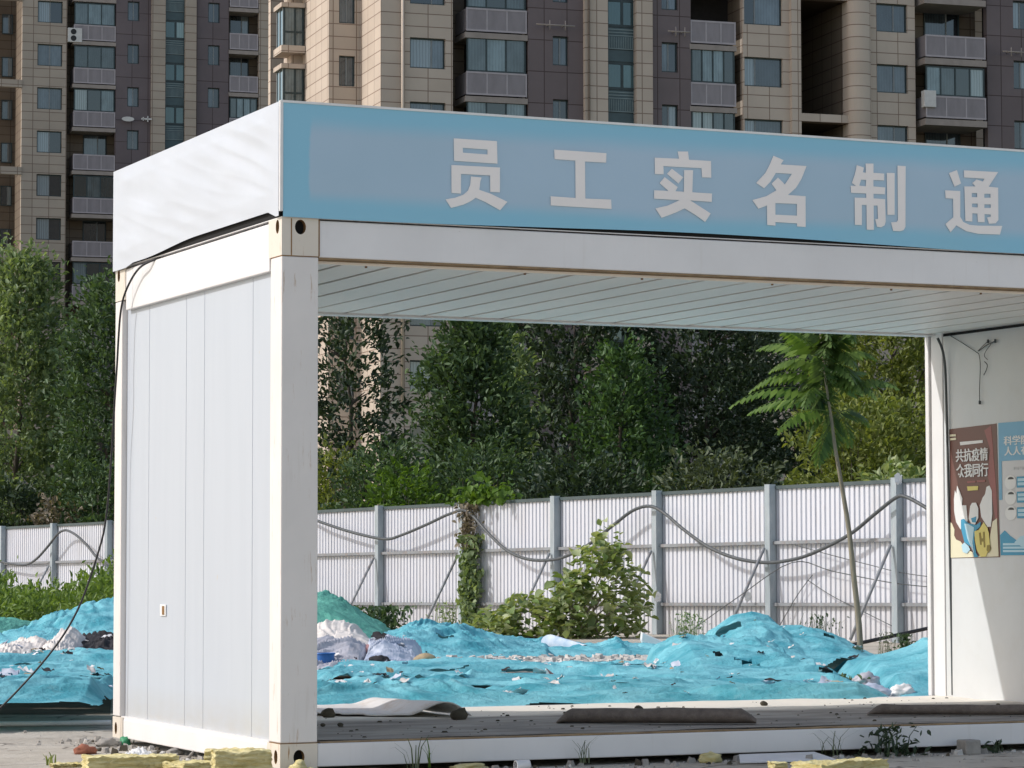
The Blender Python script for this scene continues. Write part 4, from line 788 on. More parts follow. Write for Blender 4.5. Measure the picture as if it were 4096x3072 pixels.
bush('bush', 'small leafy sprig over the hoarding touching the right post', 3680, 1905, 39.2, 90, 1.95, 'shrub', 12, 8, .13, .25, z0=0.)
bush('dead_bush', 'rust-brown withered bush above the hoarding at left', 235, 2030, 66, 150, .9, 'dead', 70, 12, .13, .5)
bush('bush', 'dark bush over the hoarding at the left picture edge', 40, 1960, 68, 330, .8, 'dark', 200, 13, .14)
bush('bush', 'dark green bush over the hoarding beside the left cabin post', 400, 1890, 66, 260, .8, 'mid', 170, 13, .13)
# far undergrowth, one dense mass behind the trees
n = 5200; dd = rng.uniform(76, 86, n); ll = lat_of(1, 1)*0 + (rng.uniform(-150, 4000, n)-2048)/FPX*dd; zz = rng.beta(1.1, 2.0, n)*4.4-.2
P = np.array([G(a, d, z) for a, d, z in zip(ll, dd, zz)]); Dd = rng.normal(0, .5, P.shape)+[0,0,.5]; Pn, Dn = twigs(P, Dd, .9, 5, .16)
tag(leaf_obj('undergrowth', Pn, Dn, .26, LM['dark'], None, (0,0,0)), 'dense dark undergrowth beyond the trees', 'undergrowth', None, 'stuff')
# vine over the fourth post
xv = FN.hit(1872, 2300, -.2)[0]; zf = fz_(xv); pv = FN.W(xv, -.2, 0)
vine = thing('vine', 'climbing vine wrapping one hoarding post, withered brown at the top', 'vine', (pv.x, pv.y, zf))
b = MB(); b.tube(smooth([FN.W(xv+.05*math.sin(i*1.9), -.16, zf+.25*i) for i in range(9)]), .018, 6); b.tube(smooth([FN.W(xv-.06*math.sin(i*1.4), -.17, zf+.25*i) for i in range(9)]), .012, 6); b.build('stems', M['bark'], vine)
C_ = []; 
for i in range(900): h = random.random()**1.1*1.55; C_.append(FN.W(xv+random.gauss(.02, .105), -.18+random.gauss(0, .05), zf+h))
leaf_obj('foliage', C_, rng.normal(0, .4, (900, 3))+[0,0,-.5], .105, LM['light'], vine, wr=.8)
C_ = [FN.W(xv-.04+random.gauss(0, .12), -.16+random.gauss(0, .06), zf+1.35+random.random()*.72) for i in range(300)]; leaf_obj('withered_foliage', C_, rng.normal(0, .4, (300, 3))+[0,0,-.6], .085, LM['dead'], vine, wr=.6)
C_ = [FN.W(xv+.25+random.gauss(0, .42), random.gauss(-.02, .12), zf+2.06+abs(random.gauss(0, .17))) for i in range(330)]; leaf_obj('top_foliage', C_, rng.normal(0, .5, (330, 3))+[0,0,.2], .12, LM['bright'], vine, wr=.8)
# broad-leaved shrub before the hoarding
ds = 40.5; cs = G(lat_of(2310, ds), ds)
shrub = thing('shrub', 'broad-leaved pale green shrub growing in front of the hoarding in the middle', 'shrub', (cs.x, cs.y, -.05))
b = MB(); S = []; Dd = []
def lobe(px, pyt, pyb, wpx, dep, n):
    for i in range(n):
        t = random.random(); a = random.uniform(0, 2*math.pi); r = math.sqrt(random.uniform(.2, 1))*(1-.55*abs(t-.4)**1.4/.4)*wpx/2/FPX*dep; zt, zb = z_of(pyt, dep), z_of(pyb, dep); q = G(lat_of(px, dep)+r*math.cos(a), dep+r*math.sin(a)*.8, zb+(zt-zb)*t); S.append(q); Dd.append((math.cos(a), math.sin(a), .3))
lobe(2400, 2190, 2560, 310, ds, 300); lobe(2420, 2100, 2300, 90, ds, 26); lobe(2100, 2400, 2570, 310, ds+.2, 190); lobe(1990, 2465, 2570, 190, ds-.2, 90); lobe(2270, 2320, 2560, 220, ds-.3, 150); lobe(2500, 2270, 2540, 140, ds+.3, 80)
for k in range(26): q = S[(k*41) % len(S)]; b.tube([(cs.x+random.uniform(-.3, .3), cs.y+random.uniform(-.2, .2), -.05), ((cs.x+q.x)/2, (cs.y+q.y)/2, q.z*.6), q], [.02, .014, .005], 5, cap=False)
b.build('stems', M['bark2'], shrub); Pn, Dn = twigs(np.array(S), np.array(Dd, float), .2, 2, .05); leaf_obj('foliage', Pn, Dn*[1,1,.3], .135, LM['shrub'], shrub, wr=.8, up=2.6)
# thin sapling with long feather-shaped leaves
dp = 29.; tp = [(3436,2664),(3430,2500),(3412,2320),(3395,2140),(3376,2010),(3358,1900),(3340,1790),(3328,1690),(3312,1580),(3296,1450),(3285,1330),(3278,1240)]
tb = G(lat_of(3436, dp), dp, z_of(2664, dp)); sap = thing('sapling', 'slender bare-stemmed sapling with long feathery leaves, standing in the turquoise netting', 'sapling', tb)
TP = [G(lat_of(x, dp), dp, z_of(y, dp)) for x, y in tp]; b = MB(); b.tube(smooth(TP, 3), [max(.009, .033*(1-i/40)) for i in range(3*(len(TP)-1)+1)], 8); b.build('trunk', M['bark2'], sap)
fronds = [((3310,1590),(2930,1622),(3100,1500)), ((3312,1600),(3020,1640),(3150,1560)), ((3318,1650),(3095,1735),(3180,1620)), ((3320,1660),(3230,1770),(3250,1660)), ((3325,1680),(3500,1690),(3420,1590)), ((3318,1600),(3560,1560),(3440,1480)), ((3300,1480),(3090,1480),(3190,1390)), ((3296,1450),(3060,1380),(3170,1330)), ((3296,1460),(3120,1345),(3200,1310)), ((3298,1470),(3500,1430),(3410,1360)), ((3290,1400),(3180,1290),(3230,1270)), ((3300,1500),(3430,1580),(3390,1480)), ((3310,1560),(3240,1700),(3240,1590)), ((3320,1640),(3420,1770),(3400,1650)), ((3285,1330),(3110,1230),(3190,1210)), ((3285,1330),(3460,1260),(3380,1220)), ((3280,1250),(3220,1100),(3240,1160)), ((3280,1250),(3350,1110),(3330,1170)), ((3300,1500),(3180,1600),(3220,1500)), ((3315,1620),(3350,1800),(3360,1690)), ((3290,1400),(3400,1480),(3370,1380)), ((3300,1520),(3010,1560),(3140,1440)), ((3325,1690),(3290,1850),(3290,1760)), ((3305,1540),(3480,1600),(3420,1500))]
for j in range(30):
    th = random.uniform(0, 6.283); rr_ = random.uniform(70, 190); ax_, ay_ = 3285+random.uniform(-8, 35), random.uniform(1150, 1620); ex = ax_+rr_*math.cos(th); fronds.append(((ax_, ay_), (ex, ay_+random.uniform(-110, 70)), ((ax_+ex)/2, ay_-random.uniform(50, 150))))
for j, (a, e, c) in enumerate(fronds):
    dz = .55*math.sin(j*2.1); A, E_, Cc = [G(lat_of(q[0], dp), dp+w_, z_of(q[1], dp)) for q, w_ in ((a, 0), (e, dz), (c, dz*.6))]
    pts = [(1-t)**2*A+2*t*(1-t)*Cc+t*t*E_ for t in [i/14 for i in range(15)]]; b = MB(); b.tube(pts, [.006*(1-i/18) for i in range(15)], 5, cap=False)
    for i in range(3, 15):
        t_ = (pts[i]-pts[i-1]).normalized(); sd = t_.cross(Vector((0,0,1)))
        if sd.length < .1: sd = Vector((1,0,0))
        sd.normalize(); ll_ = .155*math.sin(math.pi*min(1, (i+1.5)/15)**.8)+.06
        for s_ in (-1, 1):
            dv = (sd*s_*.75+t_*.45+Vector((0,0,-.62+random.uniform(-.25,.15)))).normalized(); wv = t_*.038; m_ = pts[i]+dv*ll_*.4
            b.face([pts[i], m_+wv, pts[i]+dv*ll_, m_-wv])
    b.build('leaf_frond', LM['frond'] if j in (0, 1, 2, 6, 7, 8, 9, 21) else LM['frond2'], sap)
# weeds: blades and stems
def blades(b, c, n, rad, h, wd, lean=.5, mi=0):
    for i in range(n):
        a = random.uniform(0, 6.283); r = rad*math.sqrt(random.random()); x, y = c[0]+r*math.cos(a), c[1]+r*math.sin(a); hh = h*random.uniform(.5, 1.1); la = random.uniform(0, 6.283); ln_ = lean*hh*random.uniform(.3, 1); dx, dy = math.cos(la), math.sin(la); px_, py_ = -dy*wd/2, dx*wd/2; z = c[2]
        p = [(x, y, z), (x+dx*ln_*.25, y+dy*ln_*.25, z+hh*.6), (x+dx*ln_*.8, y+dy*ln_*.8, z+hh*.92), (x+dx*ln_*1.3, y+dy*ln_*1.3, z+hh*.85)]
        for k in range(3): w0 = 1-k*.3; w1 = 1-(k+1)*.31; b.face([(p[k][0]-px_*w0, p[k][1]-py_*w0, p[k][2]), (p[k][0]+px_*w0, p[k][1]+py_*w0, p[k][2]), (p[k+1][0]+px_*w1, p[k+1][1]+py_*w1, p[k+1][2]), (p[k+1][0]-px_*w1, p[k+1][1]-py_*w1, p[k+1][2])], mi)
def weed(label, px, pyb, dep, wpx, hpx, lm, n=26, leafy=0, wd=.012, leaf=.07, group='weeds', lean=.5):
    c = G(lat_of(px, dep), dep, z_of(pyb, dep)); rad = wpx/2/FPX*dep; h = hpx/FPX*dep; b = MB(); blades(b, c, n, rad*.8, h, wd, lean); t = thing('weed', label, 'weed', c, 0, group); b.build('blades', LM[lm], t)
    if leafy:
        C_ = np.array([(c.x+random.gauss(0, rad*.45), c.y+random.gauss(0, rad*.45), c.z+h*random.random()**.8*.9) for i in range(leafy)]); leaf_obj('foliage', C_, rng.normal(0, .6, C_.shape)+[0,0,.3], leaf, LM[lm], t)
weed('low leafy weeds at the foot of the first hoarding post beyond the front post', 1515, 2535, 41, 260, 120, 'mid', 40, 420, leaf=.10)
weed('thin pale weeds between the first post and the vine', 1790, 2560, 43, 150, 170, 'light', 40, 120, .012, .06)
weed('leafy weeds hugging the foot of the vine', 1990, 2560, 42, 200, 110, 'shrub', 30, 260, leaf=.09)
weed('feathery flowering weed left of the biggest netted mound', 2745, 2610, 31.5, 130, 175, 'light', 60, 240, .008, .035)
weed('drooping seed grass on top of the biggest netted mound', 3270, 2545, 30.5, 230, 95, 'grey', 46, 60, .008, .04, lean=1.1)
weed('tall weed at the foot of the hoarding near the right post', 3615, 2630, 33.5, 60, 100, 'mid', 40, 150, .010, .05)
weed('dry wispy weed beside the tall weed near the right post', 3540, 2630, 33., 110, 110, 'grey', 26, 50, .007, .04)
weed('small grass tuft by the folded pink board', 2415, 2795, 22.4, 170, 70, 'grass', 60, 60, .010, .03)
weed('small weed in the netting before the sapling', 3350, 2770, 23., 260, 75, 'mid', 50, 160, .010, .05)
# knee-high weeds at left in front of the hoarding: nobody could count them
n = 2300; dd = rng.uniform(46, 57, n); ll = (rng.uniform(-260, 620, n)-2048)/FPX*dd; hh = .55+.25*np.sin(ll*1.7)+.2*np.sin(ll*4.1+dd)
P = np.array([G(a, d, -.15+max(.1, h)*random.random()) for a, d, h in zip(ll, dd, hh)]); Pn, Dn = twigs(P, rng.normal(0, .5, P.shape)+[0,0,.9], .35, 7, .05)
tag(leaf_obj('weed_cover', Pn, Dn, .13, LM['grass'], None, (0,0,0), wr=.4), 'knee-high green weeds covering the ground below the left hoarding', 'weeds', None, 'stuff')
for l0, l1, d0_, d1_ in ((-1.9, 2.0, 20.4, 27.2), (-6.2, -2.9, 20.6, 27.5)):
    mb = MB(); mb.face([G(l0, d0_, -.0325), G(l1*.98, d0_, -.0325), G(l1*1.3, d1_, -.0325), G(l0*1.3, d1_, -.0325)]); tag(mb.build('soil_ground', M['soil']), kind='structure')  # dark soil sheets added to deepen the shade in the netting's gaps
# ------------------------------------------------------------------ turquoise debris netting
NETS = []
def rid(x, y, s): return 1-abs(noise.noise(Vector((x, y, s))))*2
def step_(x, y, seed, A):
    """overlapping layers: each rises steeply on its near side and runs off gently behind"""
    z = 0.
    for lam, a, w_ in ((1.5, 1., 2.1), (.66, .5, 1.6)):
        ph = y/lam + w_*noise.noise(Vector((x*.33/lam, y*.16, seed))) + .30*noise.noise(Vector((x*1.4/lam, y*.5, seed+2))); s_ = ph % 1; st = .05; n_ = noise.noise(Vector((x*.8/lam+seed, math.floor(ph)*3.7, seed)))
        z += A*a*(s_/st if s_ < st else 1-(s_-st)/(1-st))*max(.0, .45+1.1*n_)
    return z*.85 + A*.25*rid(x*3.5, y*6, seed+13)
def crease(x, y, th, f, sd):
    u, v = x*math.cos(th)+y*math.sin(th), y*math.cos(th)-x*math.sin(th); v += .35/f*noise.noise(Vector((u*.5, v*.5, sd+7)))
    return max(0., 1-2.2*abs(noise.noise(Vector((u*f*.16, v*f, sd)))))*max(0., .35+noise.noise(Vector((u*.6, v*.7, sd+21))))
def net(label, px0, px1, d0, d1, crest, seed, m='net', amp=.05, holes=(), nx=150, ny=90, dc=None, wid=None, flat=False, dirn=0., name='debris_net', cat='netting', group='debris netting over the rubble', fs=1.):
    """a sheet of netting over a heap: crest = [(px, py)] at depth dc, falling to the ground either way"""
    dc = dc or (d0+d1)/2; wid = wid or (d1-d0)*.42; cx_ = [c[0] for c in crest]; cz_ = [max(.0, z_of(c[1], dc)) for c in crest]; ca, sa = math.cos(dirn), math.sin(dirn); pts_h = [(lat_of(p, q), q, r) for p, q, r in holes]
    def f(u, v):
        dep = d0+(d1-d0)*v; px = px0+(px1-px0)*u; lat = lat_of(px, dc)*(1+.15*(dep/dc-1)); hc = np.interp(px, cx_, cz_)
        e = min(u, 1-u)*2; ev = min(v, 1-v)*2; pr = math.exp(-((dep-dc)/wid)**2) if not flat else 1.
        edge = min(1, e*7)*min(1, ev*6); x, y = (lat*ca+dep*sa)*fs, (dep*ca-lat*sa)*fs
        wx = noise.noise(Vector((x*.5, y*.5, seed)))*1.3; t1, t2 = .55+.8*noise.noise(Vector((x*.22, y*.22, seed+61))), -.75+.8*noise.noise(Vector((x*.25, y*.2, seed+66)))
        k = 0. if flat else amp*(.45*rid(x*.5+wx, y*.9+wx*.6, seed)+.5*noise.noise(Vector((x*1.1, y*1.1, seed+5))))
        k += (.55 if flat else 1.)*amp*(1.05*crease(x, y, t1, 1.5, seed+1)+.85*crease(x, y, t2, 2.1, seed+2)+.42*crease(x, y, t1-.5, 4.2, seed+3)+.3*crease(x, y, t2+.6, 6., seed+4)) + step_(x, y, seed+(0 if flat else 50), amp*(.8 if flat else .75)); z = hc*pr*(.86+.14*noise.noise(Vector((x*1.1, y*1.1, seed+20)))) + (k+amp*.35)*edge - .02*(1-edge)
        return G(lat+.05*noise.noise(Vector((dep*2, 0, seed))), dep+.12*noise.noise(Vector((lat*1.5, seed, 0)))*(1-ev), max(z, -.03))
    def keep(u, v, p):
        dep = d0+(d1-d0)*v; lat = lat_of(px0+(px1-px0)*u, dc)*(1+.15*(dep/dc-1)); ed = min(min(u, 1-u)*14, min(v, 1-v)*9)
        if ed+.9*noise.noise(Vector((lat*1.8, dep*2.4, seed+30))) < .12: return False
        return all(((lat-a)/(r*(3.2 if flat else 1.5)))**2+((dep-q)/(r*(1. if flat else 2.4)))**2 > 1 for a, q, r in pts_h)
    b = MB(); b.grid(f, nx, ny, keep=keep); NETS.append((list(b.v), list(b.f))); return solo(name, b, M[m], label, cat, group)
net('turquoise netting on the biggest two-humped mound at right', 2800, 3500, 26.5, 34, [(2800,2600),(2850,2530),(2930,2475),(3010,2462),(3080,2480),(3120,2520),(3210,2508),(3300,2530),(3400,2600),(3500,2690)], 1.3, amp=.040, holes=((2900,29.4,.14),(3300,29.2,.05)), dc=30.3, wid=3.2, nx=170, ny=100, dirn=.9)
net('turquoise netting rumpled in front of the biggest mound', 2590, 3200, 21.6, 28.5, [(2590,2740),(2660,2650),(2740,2598),(2850,2600),(3040,2606),(3130,2650),(3260,2730)], 5.7, amp=.085, dc=26., wid=2.6, nx=190, ny=110, holes=((2960,24.0,.05),(2990,23.8,.05)))
net('turquoise netting rising behind the right post', 3400, 4150, 22.2, 28, [(3400,2710),(3480,2680),(3600,2635),(3720,2590),(3900,2560),(4150,2600)], 9.1, amp=.045, dc=25.4, wid=2.4)
net('turquoise netting on the low mound beyond the white sacks', 1470, 2230, 29.6, 36, [(1470,2590),(1540,2552),(1640,2508),(1730,2514),(1800,2528),(1850,2520),(1900,2545),(1960,2562),(2020,2575),(2100,2598),(2230,2650)], 14.2, amp=.055, dc=32.4, wid=2.2, nx=220, ny=130, holes=((1770,31,.07),(1790,35,.05)))
net('broad flat turquoise netting spread behind the cabin floor', 1180, 3360, 18.9, 26.4, [(1180,2700),(3360,2700)], 21.5, amp=.085, flat=True, dc=24.0, nx=460, ny=260, holes=tuple((1300+(k*397) % 1950, 20.2+(k*1.37) % 5.4, .05+.012*(k*5 % 9)) for k in range(17)))
net('strip of turquoise netting behind the white rubble band', 2080, 2760, 31.2, 35, [(2080,2600),(2200,2615),(2300,2605),(2400,2615),(2470,2578),(2500,2600),(2560,2605),(2760,2615)], 25.5, amp=.045, dc=33., wid=1.6, nx=160, ny=80)
net('pale green netting heaped against the hoarding by the front post', 1180, 1560, 35, 40.5, [(1180,2380),(1290,2372),(1340,2390),(1400,2430),(1470,2490),(1560,2560)], 31.1, 'netg', amp=.06, dc=37.5, wid=2.2, nx=110, ny=80, dirn=.6)
net('turquoise netting sloping up towards the cabin at left', -260, 640, 28.6, 38, [(-260,2640),(0,2580),(130,2525),(200,2488),(255,2462),(310,2447),(375,2420),(450,2404),(640,2400)], 37.7, amp=.060, dc=33, wid=3.0, nx=170, ny=90)
net('flat turquoise netting on the ground at left', -260, 640, 18.4, 26.2, [(-260,2700),(640,2700)], 41.3, amp=.105, flat=True, dc=22.6, nx=200, ny=240, holes=((240,24.3,.2),(400,24.0,.15),(120,21.4,.08),(330,20.6,.09),(60,22.8,.07)))
net('pale green scrap of netting among the left weeds', -260, 130, 39, 44, [(-260,2480),(0,2478),(60,2500),(130,2560)], 45.3, 'netg', amp=.05, dc=41.5, wid=2., nx=80, ny=60)
# ------------------------------------------------------------------ rubbish and bits
def lump(name, label, cat, px0, px1, pyt, pyb, dep, m, seed=0., dd=None, rough=.22, wr=5., group=None, sub=4, sq=1.):
    """crumpled, flattened heap filling the given outline at the given distance"""
    lat, wd = lat_of((px0+px1)/2, dep), (px1-px0)/FPX*dep/2; zt, zb = z_of(pyt, dep), z_of(pyb, dep); h = zt-zb; dd = dd or wd*.75; bm = bmesh.new(); bmesh.ops.create_icosphere(bm, subdivisions=sub, radius=1); b = MB(); ix = {}
    for v in bm.verts:
        p = v.co.copy(); q = p*1.0 + Vector((seed, seed*1.7, 0)); k = 1+rough*(.45*rid(q.x*wr*.22+q.z*.4, q.z*wr*.55-q.x*wr*.2, seed)+.8*noise.noise(q*wr*.30)+.30*rid(q.x*wr*.6+q.z, q.z*wr*1.1-q.x*wr*.5, seed+4)+.25*noise.noise(q*wr*1.2))-rough*.3
        s_ = Vector((abs(p.x)**sq*(1 if p.x > 0 else -1), abs(p.y)**sq*(1 if p.y > 0 else -1), abs(p.z)**sq*(1 if p.z > 0 else -1)))*k; b.v.append(tuple(G(lat+s_.x*wd, dep+s_.y*dd, zb+max(0., (s_.z+.35)/1.35)*h)))
    for f in bm.faces: b.f.append(tuple(v.index for v in f.verts)); b.m.append(0); b.sm.append(True)
    bm.free(); return solo(name, b, M[m], label, cat, group)
RB = 'rubbish on the netting'
FH = dict(name='cloth_heap', cat='sacks', group=RB, fs=1.8)
net('crumpled white sacks heaped highest beside the front post', 1150, 1500, 26.4, 29.2, [(1150,2520),(1240,2490),(1300,2455),(1360,2468),(1420,2500),(1460,2560),(1500,2620)], 61.3, 'offwhite', amp=.042, dc=27.9, wid=1.0, nx=120, ny=90, dirn=.8, **FH)
net('striped pale sacks sloping down from the white heap', 1330, 1540, 26.0, 28.4, [(1330,2530),(1400,2520),(1450,2535),(1500,2570),(1540,2620)], 64.7, 'offwhite', amp=.05, dc=27.2, wid=.9, nx=100, ny=80, dirn=-.7, **FH)
net('grey crumpled sack lying low in front of the white heap', 1180, 1470, 25.2, 27., [(1180,2590),(1300,2575),(1400,2600),(1470,2650)], 67.1, 'greybag', amp=.06, dc=26.1, wid=.7, nx=100, ny=70, dirn=.5, **FH)
net('pale blue plastic sheet draped at the right end of the sack heap', 1470, 1685, 25.4, 27.6, [(1470,2580),(1540,2558),(1600,2572),(1650,2600),(1685,2650)], 69.9, 'paleblue', amp=.05, dc=26.6, wid=.9, nx=100, ny=80, dirn=-.9, name='plastic_sheet', cat='plastic sheet', group=RB, fs=1.7)
net('torn white sacks and sheeting heaped along the left pile', -60, 240, 27.2, 30.4, [(-60,2640),(0,2610),(80,2580),(150,2572),(200,2590),(240,2650)], 72.4, 'offwhite', amp=.055, dc=28.9, wid=1.1, nx=110, ny=90, dirn=.6, **FH)
net('grey-white torn sheeting in the middle of the left pile', 180, 380, 26.8, 30.4, [(180,2640),(240,2560),(290,2542),(330,2580),(380,2660)], 75.2, 'offwhite', amp=.055, dc=28.6, wid=1.1, nx=100, ny=90, dirn=-.5, **FH)
net('dark sheeting and rags at the cabin end of the left pile', 300, 640, 27.0, 30.6, [(300,2640),(350,2560),(450,2548),(640,2560)], 78.6, 'darkrag', amp=.06, dc=29.2, wid=1.2, nx=110, ny=80, dirn=.4, **FH)
for a in [          ('cushion','faded pink pad squeezed between the sacks and the pale blue sheet','cushion',1425,1525,2577,2632,26.3,'pink',6.1,None,.14,3.),
          ('rubble_stone','flat beige stone beside the pale blue sheet','stone',1655,1742,2612,2642,26.,'tan',7.1,None,.16,3.),
          ('rag','dark rags under the pale blue sheet','rag',1470,1560,2622,2652,25.6,'darkrag',8.8,None,.3,6.),
          ('plastic_bag','grey-white bag bulging above the blue striped cloth at right','bag',3395,3515,2692,2760,22.9,'greybag',9.4,None,.26,6.),
          ('cloth_heap','pale blue crumpled cloth behind the floor edge at right','cloth',3390,3550,2738,2796,22.3,'paleblue',10.2,None,.34,7.),
          ('plastic_bag','torn white bag left of the right post','bag',3550,3650,2738,2790,22.4,'white',11.4,None,.4,6.),
          ('cloth_heap','yellowish cloth lying flat by the pale blue cloth','cloth',3262,3385,2742,2780,22.5,'wool',12.1,None,.3,6.),
          ('rag','brown rag left of the yellowish cloth','rag',3205,3290,2738,2790,22.3,'rag',13.4,None,.34,7.),
          ('plastic_sheet','creased off-white sheet behind the floor edge, left of the brown rag','plastic sheet',3060,3225,2762,2800,22.0,'offwhite',14.4,None,.24,6.),
          ('plastic_bag','bright blue bag at the far left of the rubbish pile','bag',-30,75,2578,2628,29.5,'bluebag',15.3,None,.26,5.),
          ('carton','tan torn carton under the bright blue bag','carton',0,72,2612,2680,28.4,'tan',16.2,None,.16,3.),
          ('plastic_bag','white bag stretched along the left of the pile','bag',70,205,2572,2635,29.2,'white',17.1,None,.3,5.),
          ('plastic_bag','tall grey-white bag standing in the middle of the left pile','bag',228,325,2540,2625,29.,'greybag',18.4,None,.26,5.),
          ('plastic_bag','pale bag slumped below the tall grey-white one','bag',190,345,2600,2672,28.,'offwhite',19.5,None,.36,6.),
          ('rag','dark rags tangled left of the tall grey-white bag','rag',80,200,2610,2682,28.4,'darkrag',20.2,None,.34,6.),
          ('plastic_bag','green bag crushed at the front of the left pile','bag',238,312,2650,2692,27.6,'green_bag',21.3,None,.34,6.),
          ('rag','peach rag at the cabin end of the left pile','rag',340,462,2580,2640,28.8,'rag',22.4,None,.34,6.),
          ('rag','dark rags under the peach rag','rag',330,480,2610,2675,28.5,'darkrag',23.6,None,.36,6.),
          ('carton','grey-brown boards on top of the left pile by the cabin','boards',345,470,2545,2592,29.6,'stone',24.8,None,.22,4.),
          ('plastic_bag','pinkish white scraps at the front of the left pile by the cabin','scraps',305,455,2650,2690,27.4,'offwhite',25.3,None,.4,7.),
          ('plastic_bag','white scraps at the front of the left pile, at the picture edge','scraps',-20,110,2665,2700,27.2,'offwhite',26.3,None,.4,7.),
          ('rag','dark rag lying across the flat left netting','rag',110,330,2728,2752,23.3,'darkrag',27.6,None,.3,5.),
          ('plastic_bag','small white bag on the flat left netting','bag',205,300,2718,2740,23.4,'white',28.6,None,.34,6.),
          ('plastic_bag','small white bag lower on the flat left netting, by the cabin','bag',385,435,2730,2752,23.2,'white',29.6,None,.34,6.),
          ('rubble_stone','white lump of rubble by the folded pink board','stone',2178,2262,2745,2790,22.1,'rubble',30.4,None,.3,5.),
          ('rag','navy rag right of the white lump of rubble','rag',2255,2345,2725,2778,22.4,'purple',31.6,None,.34,6.),
          ('rubble_stone','pale flat slab of rubble on the broad netting','stone',1860,1990,2712,2735,23.6,'rubble',32.4,None,.2,4.),
          ('rubble_stone','second pale slab of rubble, by the dark gap in the broad netting','stone',2010,2100,2700,2722,23.9,'rubble',33.4,None,.2,4.)]:
    lump(*a[:8], a[8], a[9], a[10], a[11], a[12], RB)
from mathutils.bvhtree import BVHTree
vs_, fs_ = [], []
for v_, f_ in NETS: fs_ += [tuple(i+len(vs_) for i in q) for q in f_]; vs_ += v_
tree_ = BVHTree.FromPolygons(vs_, fs_)
b = MB()
for i in range(260):
    dep = random.uniform(19.5, 30); px = random.choice((random.uniform(1250, 3450), random.uniform(1250, 3450), random.uniform(-50, 460))); p = G(lat_of(px, dep), dep, 3); h = tree_.ray_cast(p, Vector((0,0,-1)))
    if h[0] is None: continue
    c = h[0]+Vector((0,0,.012)); sz = .03+.10*random.random()**2.5; a0 = random.random()*6.28; ux1, uy1 = Vector((math.cos(a0), math.sin(a0), random.uniform(-.2, .5)))*sz, Vector((-math.sin(a0), math.cos(a0), random.uniform(-.1, .6)))*sz*random.uniform(.4, 1.)
    b.grid(lambda u, v: c+ux1*(u-.5)+uy1*(v-.3)+Vector((0,0,.35*sz*(noise.noise(Vector((u*3+i, v*3, 0)))+.25))), 4, 4, random.choice((0, 0, 0, 1, 1, 2, 3, 4)))
tag(b.build('litter', [M['white'], M['offwhite'], M['tan'], M['paleblue'], M['darkrag']]), 'small torn plastic and paper litter strewn over the netting', 'litter', None, 'stuff')
n_ = 900; b = MB()                                       # strip of broken white rubble
for i in range(n_):
    dep = 27.6+random.random()*2.6; lat = lat_of(random.uniform(1760, 2700), dep); s_ = random.uniform(.012, .075); p = G(lat, dep, .0+s_*.4); a = random.random()*3; o = [Vector((random.uniform(.6, 1.2)*s_*math.cos(a+k*1.571), random.uniform(.6, 1.2)*s_*math.sin(a+k*1.571), 0)) for k in range(4)]
    b.hexa([p+q-Vector((0,0,s_*.5)) for q in o], [p+q*.7+Vector((0,0,s_*random.uniform(.4, .9))) for q in o])
tag(b.build('rubble', M['rubble']), 'band of small broken white rubble across the netting', 'rubble', None, 'stuff')
b = MB()
for i in range(700):                                     # broken bits at the cabin's foot
    if random.random() < .55: x, y = -abs(random.gauss(0, .16))-.01, random.uniform(-.3, 3.2)
    else: x, y = random.uniform(-.3, 6), -abs(random.gauss(0, .13))-.01
    s_ = .006+.03*random.random()**3; a = random.random()*3; o = [Vector((random.uniform(.6, 1.2)*s_*math.cos(a+k*1.571), random.uniform(.6, 1.2)*s_*math.sin(a+k*1.571), 0)) for k in range(4)]; p = Vector((x, y, -.036)); b.hexa([p+q for q in o], [p+q*random.uniform(.5, .9)+Vector((0,0,s_*random.uniform(.5, 1.2))) for q in o], random.choice((0, 0, 0, 1, 2)))
tag(b.build('broken_bits', [M['stone'], M['soil'], M['rubble']]), 'broken stone and dirt gathered along the foot of the cabin', 'rubble', None, 'stuff')
b = MB()
for i in range(900):                                     # grit over the bare ground
    x, y = random.uniform(-9, 9), random.uniform(-4.5, -0.1) if random.random() < .6 else random.uniform(0, 6)
    if -.1 < x < 6.1 and -.1 < y < 3.1: continue
    s_ = random.uniform(.006, .022); a = random.random()*3; o = [Vector((random.uniform(.6, 1.2)*s_*math.cos(a+k*1.571), random.uniform(.6, 1.2)*s_*math.sin(a+k*1.571), 0)) for k in range(4)]; p = Vector((x, y, -.036)); b.hexa([p+q for q in o], [p+q*.6+Vector((0,0,s_*random.uniform(.5, 1.1))) for q in o])
tag(b.build('grit', M['stone']), 'small stones and grit scattered over the ground', 'grit', None, 'stuff')
# blue bucket
db = 25.6; c = G(lat_of(1300, db), db, z_of(2712, db)); bh = (2712-2612)/FPX*db; br_ = 40/FPX*db; t = thing('bucket', 'dented blue plastic bucket just right of the front post', 'bucket', c)
b = MB(); N = 20; R0 = [br_*(.86+.14*i/6) for i in range(7)]
b.grid(lambda u, v: (c.x+math.cos(u*6.2832)*br_*(.86+.14*v), c.y+math.sin(u*6.2832)*br_*(.86+.14*v), c.z+bh*v), 24, 6); b.grid(lambda u, v: (c.x+math.cos(u*6.2832)*br_*.86*v, c.y+math.sin(u*6.2832)*br_*.86*v, c.z+.004), 24, 2); b.build('body', M['bluebag'], t)
b = MB(); b.tube([(c.x+math.cos(k*.2618)*br_, c.y+math.sin(k*.2618)*br_, c.z+bh) for k in range(25)], .008, 6, cap=False); b.build('rim', M['bluebag'], t)
